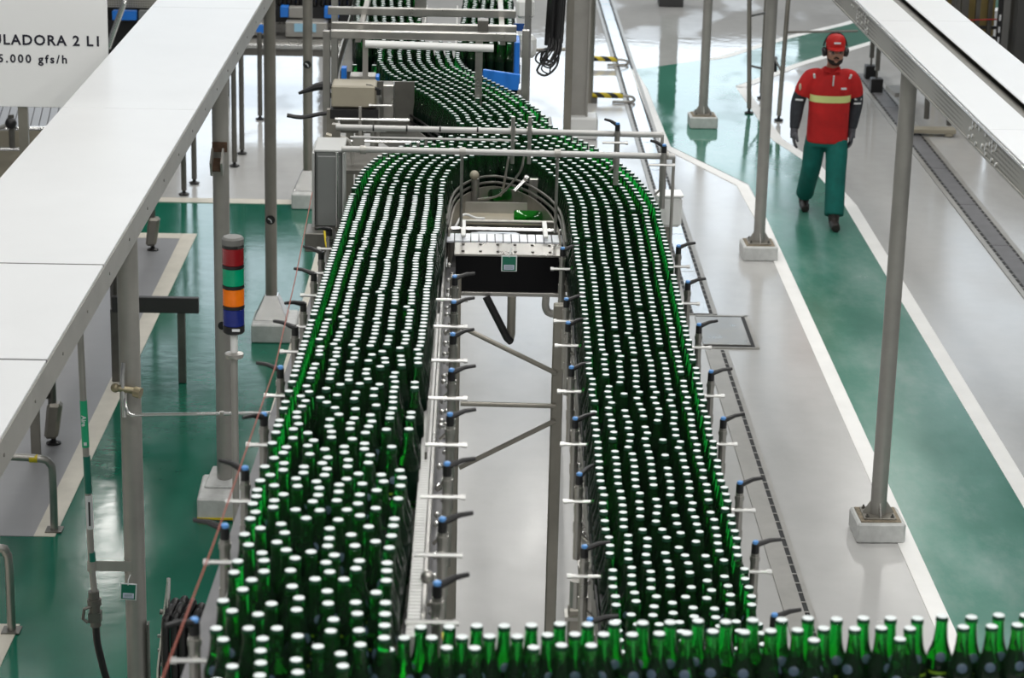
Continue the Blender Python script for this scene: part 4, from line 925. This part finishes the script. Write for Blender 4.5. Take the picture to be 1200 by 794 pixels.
B('steel_block', (-1.88, 26.75, 1.01), (0.18, 0.12, 0.12), steel_pale, t, bevel=0.006); B('carrier_bar', (-1.7, 26.85, 0.98), (1.5, 0.1, 0.12), black, t)
MB().cyl((-2.27, 26.54, 0.85), (-2.27, 26.50, 0.85), 0.05, 18).build('blue_button', blue, t, smooth=True)
for x in (-2.7, -0.85): B('leg', (x, 27.0, 0.35), (0.07, 0.07, 0.70), steel_post, t)
B('bottle_shelf', (-1.7, 26.86, 1.048), (1.5, 0.1, 0.016), black, t)
bm_ = MB().lathe(PROF, seg=12)
ORD = ['leftmost', 'second', 'third', 'fourth', 'fifth', 'sixth', 'seventh', 'eighth', 'ninth', 'tenth', 'eleventh', 'twelfth']
for i in range(12):
    o = bm_.build('dark_bottle', dark_glass, None, smooth=True) if i == 0 else d0.copy()
    if i == 0: d0 = o; MB().lathe(CAP, seg=12).build('crown_cap', steel_pale, o, smooth=True)
    else:
        COL.objects.link(o); c = d0.children[0].copy(); COL.objects.link(c); c.parent = o
    o.location = (-2.36 + i * 0.095, 26.86, 1.057); tag(o, ORD[i] + (' dark bottle' if i == 0 else ' dark bottle from the left') + ' in the line above the far-left blue blocks', 'bottle', 'dark bottles in the packing machine')
t = thing('perforated_hood', (-3.4, 24.2, 0), 'machine with perforated hood and blue box between sign and duct', 'machine')
B('hood_panel', (-3.35, 24.2, 1.70), (0.8, 0.04, 0.48), perf_side, t); B('dark_body', (-3.35, 24.5, 0.65), (0.8, 0.4, 1.30), black, t)
B('blue_box', (-3.42, 24.15, 1.39), (0.24, 0.1, 0.09), blue, t, bevel=0.005); B('grey_end', (-3.2, 24.2, 1.36), (0.16, 0.1, 0.14), cab_grey, t); B('hood_foot', (-3.35, 24.45, 1.40), (0.8, 0.1, 0.2), black, t)
T('pale_pipe', [(-3.56, 23.9, 1.10), (-3.39, 23.9, 1.55), (-3.37, 24.15, 1.75)], 0.03, steel_bright, t, 10)
t = thing('slat_table', (-4.2, 21.0, 0), 'grey slatted machine table with pipe rails below the white sign', 'machine')
B('table_body', (-4.3, 20.9, 0.62), (1.7, 1.4, 0.9), beige, t)
mb = MB()
for i in range(24): mb.box((-5.1 + i * 0.07, 21.2, 1.10), (0.062, 2.0, 0.02), 0.12)
tag(mb.build('table_slats', zone_grey, t), kind='stuff')
T('pipe_rail', [(-5.0, 20.0, 1.10), (-3.3, 20.0, 1.15)], 0.018, steel_bright, t); T('pipe_rail', [(-5.0, 20.0, 0.94), (-3.3, 20.0, 0.97)], 0.018, steel_bright, t)
T('clamp_post', [(-3.80, 19.98, 0.98), (-3.80, 19.98, 1.26)], 0.025, steel_dark, t); MB().ball((-3.80, 19.96, 1.19), 0.05).build('clamp_head', black, t, smooth=True); T('slant_rail', [(-3.82, 19.97, 1.18), (-4.3, 19.97, 0.98)], 0.016, steel, t)

# ------------------------------------------------------------------ back middle: column, hoses, valve, barriers
t = thing('steel_column', (1.18, 25.2, 0), 'broad grey steel column standing behind the rail, beside black hoses', 'column')
B('web', (1.18, 25.2, 1.75), (0.20, 0.05, 3.5), steel_pale, t)
for s_ in (-1, 1): B('flange', (1.18 + s_ * 0.10, 25.2, 1.75), (0.02, 0.18, 3.5), steel_pale, t)
B('base_block', (1.25, 25.2, 0.12), (0.30, 0.3, 0.24), white_plastic, t, bevel=0.02)
tag(T('riser_pipe', [(1.385, 27.0, 0.0), (1.385, 27.0, 3.4)], 0.055, steel_post, None, 14), 'round steel pipe rising just right of the broad column', 'pipe')
t = thing('hose_bundle', (0.53, 16, 2.5), 'bundle of black cables hanging beside the broad steel column', 'cables')
for i in range(12):
    a = i * 2.39; xx = 0.59 + 0.055 * math.cos(a) * math.sqrt((i + 1) / 12); yy = 16.0 + 0.05 * math.sin(a) * math.sqrt((i + 1) / 12)
    T('cable', [(xx, yy, 3.4), (xx + .003, yy, 3.0), (xx - .004 * i * .3, yy, 2.66 + .01 * (i % 3))], 0.017, rubber, t, 8)
random.seed(11)
for i in range(8):
    x0 = 0.555 + random.uniform(0, .07); xl_ = random.uniform(0.455, 0.53); zb = random.uniform(2.49, 2.60); x1 = random.uniform(0.59, 0.64); yy = 15.98 - random.uniform(0, .08)
    T('loop', smooth_path([(x0, 15.98, 2.74), (x0 - .02, yy, 2.66), (xl_ + .02, yy - .02, zb + .06), (xl_, yy - .03, zb + .01), (xl_ + .05, yy - .04, zb - .015), (x1 - .03, yy - .02, zb + .02), (x1, yy, zb + .09), (x1 - .005, 15.98, 2.74)], 5), random.uniform(0.005, 0.0085), rubber, t, 8)
T('hang_bar', [(0.50, 16.0, 3.38), (0.70, 16.1, 3.38)], 0.02, steel_dark, t); B('hang_post', (0.69, 16.12, 1.7), (0.05, 0.05, 3.4), steel_post, t)
t = thing('valve_box', (0.40, 16, 2.55), 'white rounded valve box hanging left of the black cables', 'valve')
MB().box((0.40, 16, 2.655), (0.13, 0.10, 0.15)).build('box', white_plastic, t, bevel=0.025); MB().cyl((0.40, 15.96, 2.75), (0.40, 15.96, 2.80), 0.03, 14).build('top_cap', white_plastic, t, smooth=True)
T('mouth_ring', [(0.40, 15.945, 2.66), (0.40, 15.93, 2.66)], 0.045, tag_white, t, 16); T('stay', [(0.40, 16.04, 2.62), (0.66, 16.10, 2.62)], 0.012, steel_post, t, 8)
B('upper_box', (0.385, 16.0, 2.91), (0.12, 0.1, 0.13), white_plastic, t, bevel=0.02); B('blue_tape', (0.345, 15.95, 2.79), (0.07, 0.012, 0.05), mat('deep_blue', (0.01, 0.07, 0.3), 0.4), t)
for i, (y, x0, x1) in enumerate(((27.0, 1.42, 1.86), (29.2, 1.46, 1.92))):
    t = thing('striped_barrier', (x0, y, 0), ('nearer low black-and-yellow striped bar reaching across the floor drain', 'further low black-and-yellow striped bar reaching across the floor drain')[i], 'barrier')
    T('striped_bar', [(x0, y, 0.09), (x1 - .08, y, 0.085)], 0.032, hazard, t, 12); T('end_loop', smooth_path([(x1 - .08, y, 0.085), (x1 + .02, y, 0.075), (x1 + .05, y, 0.035), (x1 - .02, y - .02, 0.02), (x1 - .2, y - .02, 0.018)], 5), 0.016, steel, t, 8)
    B('foot', (x0 + .03, y, 0.03), (0.08, 0.08, 0.06), steel_dark, t)
t = thing('floor_cabinet', (0.72, 24.3, 0), 'low steel floor box behind the bend, left of the broad column', 'cabinet')
B('body', (0.62, 24.6, 0.15), (0.55, 0.4, 0.30), steel_pale, t, bevel=0.01); B('dark_top', (0.70, 24.45, 0.305), (0.30, 0.22, 0.012), steel_dark, t)
B('white_guard', (0.33, 24.2, 0.30), (0.10, 0.3, 0.60), white_plastic, t, bevel=0.01)
t = thing('dark_pillar', (2.845, 33.8, 0), 'dark green pillar at the top edge whose reflection crosses the wet floor', 'pillar')
B('shaft', (2.845, 33.8, 2.0), (0.24, 0.24, 4.0), mat('pillar_green', (0.012, 0.05, 0.03), 0.45), t, bevel=0.01); B('foot', (2.845, 33.8, 0.06), (0.34, 0.34, 0.12), mat('bench_dark', (0.045, 0.045, 0.045), 0.5), t, bevel=0.01)

# trestle by the middle pole
t = thing('steel_trestle', (3.3, 26.5, 0), 'open steel trestle on thin legs behind the middle walkway pole', 'stand')
legs = [((3.165, 26.55), (3.10, 26.9)), ((3.455, 26.2), (3.56, 26.6)), ((3.40, 27.4), (3.42, 27.6))]
for (a, b) in legs:
    T('leg', [(a[0], a[1], 0.06), (b[0], b[1], 2.1)], 0.026, steel_post, t, 10); MB().lathe([(0.05, 0.006), (0.05, 0.02), (0.016, 0.03), (0.016, 0.065)], (a[0], a[1], 0), 12).build('level_foot', black, t, smooth=True)
for (a, b) in (((3.15, 26.7, 0.52), (3.42, 27.35, 0.35)), ((3.14, 26.75, 1.06), (3.43, 27.4, 1.0)), ((3.49, 26.4, 0.95), (4.3, 26.4, 0.98)), ((3.46, 26.3, 0.55), (3.40, 27.4, 0.7))): T('brace', [a, b], 0.013, steel_dark, t, 8)
B('top_frame', (3.5, 27.0, 2.12), (0.9, 1.0, 0.06), steel_post, t); B('hung_box', (3.44, 26.9, 0.50), (0.10, 0.10, 0.16), black, t)

# machine legs under the right tray
t = thing('filling_machine', (5.0, 28, 0), 'machine on black block feet standing beyond the right floor drain', 'machine')
for (x, y) in ((4.86, 28.7), (4.80, 27.9)):
    B('block_foot', (x, y, 0.09), (0.14, 0.14, 0.16), black, t, bevel=0.008); T('leg', [(x, y, 0.17), (x, y, 0.26)], 0.012, steel_dark, t, 8); B('leg', (x, y, 0.90), (0.05, 0.05, 1.28), steel_dark, t)
for (x, y) in ((4.95, 26.6), (5.05, 26.9), (5.28, 25.9)): B('leg', (x, y, 0.80), (0.05, 0.05, 1.5), steel_dark, t, bevel=0.004)
B('skid_plate', (4.92, 27.2, 0.16), (0.16, 0.30, 0.05), steel_pale, t, 0.2, 0.1); B('skid_plate', (4.98, 25.6, 0.06), (0.62, 0.16, 0.05), beige, t, bevel=0.006)
for (x, y) in ((4.76, 25.55), (5.22, 25.55)): MB().lathe([(0.05, 0.012), (0.05, 0.03), (0.02, 0.04)], (x, y, 0), 12).build('level_foot', beige, t, smooth=True)
T('bent_pipe', smooth_path([(5.05, 26.0, 0.1), (5.05, 26.0, 0.40), (5.12, 26.0, 0.47), (5.22, 26.0, 0.42), (5.24, 26.0, 0.3)], 5), 0.03, steel_dark, t, 10)
B('body', (5.08, 27.3, 1.72), (0.62, 3.2, 0.4), steel_pale, t)
# rack at the top right corner
t = thing('pallet_rack', (5.9, 28.2, 0), 'dark steel rack with yellow-brown panels at the top right corner', 'rack')
B('brown_panel', (5.92, 28.5, 0.75), (0.66, 0.05, 1.5), cardboard, t)
for x, w_ in ((5.60, 0.03), (5.705, 0.06), (5.83, 0.085), (5.985, 0.05), (6.13, 0.05)): B('rack_post', (x, 28.2, 0.9), (w_, 0.06, 1.8), steel_dark, t)
for z in (0.61, 0.73, 1.25): B('rack_beam', (5.92, 28.25, z), (0.66, 0.04, 0.035), mat('bench_dark', (0.045, 0.045, 0.045), 0.5), t)
T('red_cord', [(5.6, 28.12, 0.82), (6.2, 28.12, 0.85)], 0.009, mat('cord_red', (0.4, 0.02, 0.02), 0.5), t, 6)
t = thing('tall_cabinet', (6.6, 27.8, 0), 'tall dark grey cabinet beside the rack at the right edge', 'cabinet')
B('body', (6.72, 27.9, 0.9), (0.8, 0.6, 1.8), mat('cab_dark', (0.06, 0.06, 0.058), 0.5), t, bevel=0.01); B('corner_post', (6.24, 27.85, 0.9), (0.08, 0.08, 1.8), mat('post_grey', (0.16, 0.16, 0.155), 0.5), t)
B('slot_strip', (6.17, 27.84, 0.9), (0.05, 0.04, 1.8), black, t)
for z in (0.50, 0.66, 0.78, 0.92): MB().box((6.17, 27.815, z), (0.02, 0.01, 0.07)).build('light_slot', tag_white, t)

# ------------------------------------------------------------------ worker
WX, WY = 3.345, 21.9
wk = thing('person', (WX, WY, 0), 'person in red shirt, green trousers, red cap and ear muffs walking the green lane', 'person')
def blob(name, parts, m, voxel=0.012, smooth=4, parent=None):
    """overlapping tapered limbs fused into one skin"""
    mb = MB()
    for kind, *a in parts:
        if kind == 'limb': mb.tube(smooth_path([p[:3] for p in a[0]], 4), list(np.interp(np.linspace(0, len(a[0]) - 1, 4 * (len(a[0]) - 1) + 1), range(len(a[0])), [p[3] for p in a[0]])), 14); 
        elif kind == 'trunk':                                     # list of (x, y, z, rx, ry)
            sec = smooth_path(a[0], 4); n = 20; vs = []; fs = []
            for s_ in sec:
                for k in range(n):
                    q = 2 * PI * k / n; cq, sq = math.cos(q), math.sin(q)
                    e = 2.5; rr = (abs(cq) ** e + abs(sq) ** e) ** (-1 / e); vs.append((s_[0] + s_[3] * cq * rr, s_[1] + s_[4] * sq * rr, s_[2]))
            for i in range(len(sec) - 1):
                for k in range(n): l = (k + 1) % n; fs.append((i * n + k, i * n + l, (i + 1) * n + l, (i + 1) * n + k))
            fs += [tuple(range(n))[::-1], tuple(range((len(sec) - 1) * n, len(sec) * n))]; mb.add(vs, fs)
        elif kind == 'ball': mb.ball(*a)
    mb.v = [(WX + x, WY + y, z) for x, y, z in mb.v]
    o = mb.build(name, m, parent or wk, smooth=True, angle=180)
    r = o.modifiers.new('fuse', 'REMESH'); r.mode = 'VOXEL'; r.voxel_size = voxel; r.use_smooth_shade = True
    if smooth: s_ = o.modifiers.new('soften', 'SMOOTH'); s_.iterations = smooth; s_.factor = 0.5
    return o
# joints (x to picture right, -y towards the viewer)
shR, elR, wrR = (-0.175, 0.005, 1.335), (-0.285, 0.02, 1.09), (-0.315, -0.05, 0.86)
shL, elL, wrL = (0.175, 0.005, 1.335), (0.255, 0.05, 1.09), (0.225, 0.0, 0.86)
hipR, knR, anR = (-0.10, 0.02, 0.86), (-0.115, 0.06, 0.48), (-0.125, 0.37, 0.12)
hipL, knL, anL = (0.09, 0.0, 0.86), (0.075, -0.16, 0.48), (0.055, -0.34, 0.10)
def P4(p, r): return (p[0], p[1], p[2], r)
head = [('trunk', [(0.02, -0.01, 1.46, 0.058, 0.062), (0.022, -0.02, 1.49, 0.066, 0.075), (0.024, -0.022, 1.53, 0.074, 0.090), (0.025, -0.018, 1.58, 0.078, 0.095), (0.025, -0.012, 1.63, 0.078, 0.095), (0.025, -0.005, 1.68, 0.066, 0.082), (0.025, 0.0, 1.71, 0.035, 0.045)]),
        ('limb', [(0.0, 0.01, 1.36, 0.065), (0.01, 0.0, 1.42, 0.058), (0.02, -0.005, 1.50, 0.056)]),
        ('limb', [(0.025, -0.105, 1.605, 0.010), (0.025, -0.122, 1.575, 0.014), (0.025, -0.126, 1.56, 0.016)]), ('ball', (0.012, -0.112, 1.556), 0.010), ('ball', (0.038, -0.112, 1.556), 0.010),
        ('ball', (0.024, -0.100, 1.497), 0.022), ('ball', (0.025, -0.098, 1.522), 0.018, 12, 8, 1.5, 0.8, 0.6),
        ('ball', (-0.056, 0.0, 1.575), 0.022, 10, 8, 0.5, 1, 1.4), ('ball', (0.106, 0.0, 1.575), 0.022, 10, 8, 0.5, 1, 1.4)]
body = head + [('trunk', [(0, 0.0, 0.84, 0.145, 0.10), (0, 0, 0.95, 0.15, 0.11), (0, 0, 1.1, 0.155, 0.115), (0, 0, 1.26, 0.155, 0.10), (0, 0, 1.33, 0.11, 0.075), (0, 0.0, 1.39, 0.055, 0.05)]),
               ('limb', [P4(shR, .055), P4(elR, .042), P4(wrR, .030)]), ('limb', [P4(shL, .055), P4(elL, .042), P4(wrL, .030)]),
               ('limb', [P4(hipR, .085), P4(knR, .056), P4(anR, .036)]), ('limb', [P4(hipL, .085), P4(knL, .056), P4(anL, .036)])]
blob('body', body, skin_m, 0.010, 3)
sh = [('trunk', [(0.0, 0.0, 0.735, 0.192, 0.138), (0, 0.0, 0.86, 0.190, 0.140), (0, -0.008, 1.0, 0.188, 0.148), (0, -0.005, 1.15, 0.190, 0.142), (0, 0, 1.27, 0.192, 0.132), (0, 0.005, 1.34, 0.165, 0.112), (0, 0.006, 1.395, 0.105, 0.085), (0.005, 0.005, 1.435, 0.066, 0.066)]),
      ('limb', [(-0.09, 0.005, 1.375, .050), P4(shR, .080), (-0.228, 0.008, 1.25, .080), (-0.258, 0.013, 1.165, .075)]), ('limb', [(0.09, 0.005, 1.375, .050), P4(shL, .080), (0.222, 0.02, 1.25, .080), (0.243, 0.033, 1.165, .075)])]
blob('shirt', sh, shirt_red, 0.012, 4)
blob('trousers', [('trunk', [(0, 0, 0.70, 0.178, 0.128), (0, 0, 0.80, 0.180, 0.130), (0, 0, 0.92, 0.165, 0.12)]),
                  ('limb', [(-0.095, 0.01, 0.80, .095), (-0.110, 0.03, 0.65, .100), (-0.120, 0.06, 0.48, .092), (-0.125, 0.21, 0.30, .086), (-0.128, 0.335, 0.15, .084)]),
                  ('limb', [(0.09, 0.0, 0.80, .098), (0.087, -0.07, 0.65, .104), (0.078, -0.15, 0.48, .096), (0.068, -0.245, 0.28, .092), (0.060, -0.32, 0.11, .092)])], trouser_m, 0.012, 3)
for nm, s_, w_ in (('sleeve', (shR, elR, wrR), (-0.258, 0.012, 1.20)), ('sleeve', (shL, elL, wrL), (0.246, 0.03, 1.20))):
    blob(nm, [('limb', [P4(w_, .066), P4(s_[1], .066), ((s_[1][0] + s_[2][0]) / 2, (s_[1][1] + s_[2][1]) / 2, (s_[1][2] + s_[2][2]) / 2, .058), P4(s_[2], .043)])], sleeve_m, 0.009, 2)
def hand(wr, sx):
    x, y, z = wr; parts = [('limb', [(x, y, z + .02, .034), (x, y - .005, z - .03, .036), (x - sx * .002, y - .01, z - .085, .036)]), ('ball', (x, y - .03, z - .06), 0.03), ('ball', (x, y + .02, z - .06), 0.03)]
    for k, L_ in enumerate((0.068, 0.078, 0.073, 0.058)):
        yy = y - .045 + k * 0.023; parts.append(('limb', [(x, yy, z - .085, .0125), (x - sx * .004, yy - .002, z - .10 - L_ * .35, .0118), (x - sx * .018, yy - .003, z - .10 - L_ * .75, .0108), (x - sx * .032, yy - .004, z - .10 - L_, .0095)]))
    parts.append(('limb', [(x - sx * .01, y - .045, z - .03, .016), (x - sx * .02, y - .075, z - .07, .014), (x - sx * .028, y - .085, z - .105, .011)]))
    blob('glove', parts, glove_m, 0.0055, 1)
hand(wrR, -1); hand(wrL, 1)
blob('boot', [('limb', [(-0.125, 0.40, 0.19, .050), (-0.125, 0.395, 0.11, .052), (-0.125, 0.36, 0.06, .048)]), ('limb', [(-0.125, 0.42, 0.055, .045), (-0.127, 0.30, 0.045, .046), (-0.13, 0.20, 0.036, .036)])], boot_m, 0.009, 2)
blob('boot', [('limb', [(0.055, -0.34, 0.17, .050), (0.055, -0.345, 0.10, .052), (0.055, -0.36, 0.06, .048)]), ('limb', [(0.055, -0.32, 0.052, .044), (0.055, -0.43, 0.046, .046), (0.055, -0.53, 0.042, .038)])], boot_m, 0.009, 2)
# reflective band, placket, badges
def ring_band(name, z0, z1, rx, ry, m, yo=-0.006):
    n = 40; vs = []
    for z in (z0, z1):
        for k in range(n):
            q = 2 * PI * k / n; cq, sq = math.cos(q), math.sin(q); e = 2.5; rr = (abs(cq) ** e + abs(sq) ** e) ** (-1 / e); vs.append((WX + rx * cq * rr, WY + yo + ry * sq * rr, z))
    return MB().add(vs, [(k, (k + 1) % n, n + (k + 1) % n, n + k) for k in range(n)]).build(name, m, wk, smooth=True)
ring_band('reflective_band', 1.125, 1.190, 0.1925, 0.1465, vis_yellow)
B('placket', (WX + .006, WY - .137, 1.33), (0.012, 0.02, 0.10), tag_white, wk, 0, 0.25)
mb = MB(); 
for s_ in (-1, 1): mb.add([(WX + s_ * .008, WY - .100, 1.395), (WX + s_ * .075, WY - .10, 1.405), (WX + s_ * .075, WY - .045, 1.445), (WX + s_ * .03, WY - .075, 1.44)], [(0, 1, 2, 3)])
mb.build('collar', shirt_red, wk)
MB().ball((WX - .282, WY - .045, 1.25), 0.034, 14, 8, 0.35, 0.7, 1.0).build('sleeve_badge', mat('badge_cream', (0.62, 0.52, 0.38), 0.6), wk, smooth=True)
B('chest_mark', (WX + .105, WY - .143, 1.26), (0.05, 0.008, 0.018), tag_white, wk, 0.1)
for s_ in (-1, 1): B('shoulder_tab', (WX + s_ * .165, WY - .098, 1.365), (0.018, 0.012, 0.045), tag_white, wk, s_ * .4, 0.5)
for (x, y, z, rz) in ((-0.283, -0.040, 1.13, -.3), (0.262, -0.012, 1.14, .3), (0.258, -0.012, 1.10, .3)): B('sleeve_stripe', (WX + x, WY + y, z), (0.07, 0.012, 0.016), tag_white, wk, rz)
# cap, ear muffs, glasses, beard, face
hx, hy = WX + .025, WY - .01
cp = MB(); n = 20; prof = [(0.0885, 0.103, 1.625), (0.090, 0.106, 1.655), (0.086, 0.100, 1.69), (0.070, 0.082, 1.72), (0.040, 0.045, 1.737), (0.002, 0.002, 1.740)]; vs = []
for rx, ry, z in prof:
    for k in range(n): vs.append((hx + rx * math.cos(2 * PI * k / n), hy + ry * math.sin(2 * PI * k / n), z))
cp.add(vs, [(i * n + k, i * n + (k + 1) % n, (i + 1) * n + (k + 1) % n, (i + 1) * n + k) for i in range(len(prof) - 1) for k in range(n)])
cp.build('cap_crown', mat('cap_red', (0.62, 0.015, 0.012), 0.6), wk, smooth=True, angle=80)
vis = MB(); m_ = 12; vs = []
for j in range(4):
    u = j / 3
    for k in range(m_ + 1):
        a = PI + PI * (k / m_); vs.append((hx + 0.086 * math.cos(a) * (1 - .05 * u), hy + (0.098 + 0.075 * u) * math.sin(a) * (1.0), 1.634 - 0.022 * u - 0.012 * math.cos(a) ** 2 * u))
vis.add(vs, [(j * (m_ + 1) + k, j * (m_ + 1) + k + 1, (j + 1) * (m_ + 1) + k + 1, (j + 1) * (m_ + 1) + k) for j in range(3) for k in range(m_)])
vo = vis.build('cap_visor', MATS['cap_red'], wk, smooth=True); sd = vo.modifiers.new('thick', 'SOLIDIFY'); sd.thickness = 0.004
B('cap_mark', (hx, hy - .106, 1.672), (0.06, 0.01, 0.016), tag_white, wk, 0, -0.25)
for s_ in (-1, 1):
    mb = MB(); mb.tube([(hx + s_ * .070, hy + .005, 1.575), (hx + s_ * .082, hy + .005, 1.575), (hx + s_ * .112, hy + .005, 1.573), (hx + s_ * .122, hy + .005, 1.572)], [0.036, 0.044, 0.044, 0.030], 16); mb.build('ear_muff', rubber, wk, smooth=True)
T('muff_band', [(hx + .1075 * math.cos(a), hy + .02, 1.60 + .150 * math.sin(a)) for a in np.linspace(0.15, PI - .15, 13)], 0.008, black, wk, 8)
mb = MB()
for s_ in (-1, 1): mb.ball((hx + s_ * .032, hy - .091, 1.586), 0.011, 10, 8)
mb.build('eyes', mat('eye_dark', (0.03, 0.02, 0.015), 0.3), wk, smooth=True)
gl = MB()
vs = []
for z in (1.565, 1.607):
    for k in range(11): a = -PI / 2 + (k - 5) * 0.16; vs.append((hx + .088 * math.cos(a), hy + .006 + .116 * math.sin(a), z))
gl.add(vs, [(k, k + 1, 12 + k, 11 + k) for k in range(10)]); gl.build('safety_glasses', glass_clear, wk, smooth=True)
T('glasses_rim', [(hx + .088 * math.cos(-PI / 2 + (k - 5) * .16), hy + .005 + .117 * math.sin(-PI / 2 + (k - 5) * .16), 1.607) for k in range(11)], 0.003, black, wk, 6)
blob('beard', [('trunk', [(0.023, -0.060, 1.462, 0.035, 0.040), (0.024, -0.055, 1.485, 0.062, 0.062), (0.024, -0.045, 1.51, 0.071, 0.062), (0.024, -0.030, 1.54, 0.074, 0.050)]), ('limb', [(0.0, -0.106, 1.528, .008), (0.025, -0.115, 1.540, .009), (0.05, -0.106, 1.528, .008)])], hair_m, 0.008, 1)
B('mouth', (hx, hy - .109, 1.520), (0.038, 0.008, 0.008), mat('lip', (0.30, 0.11, 0.09), 0.5), wk, bevel=0.002)
blob('hair', [('trunk', [(0.025, 0.022, 1.53, 0.076, 0.082), (0.025, 0.015, 1.58, 0.081, 0.092), (0.025, 0.008, 1.64, 0.083, 0.097)])], hair_m, 0.010, 1)
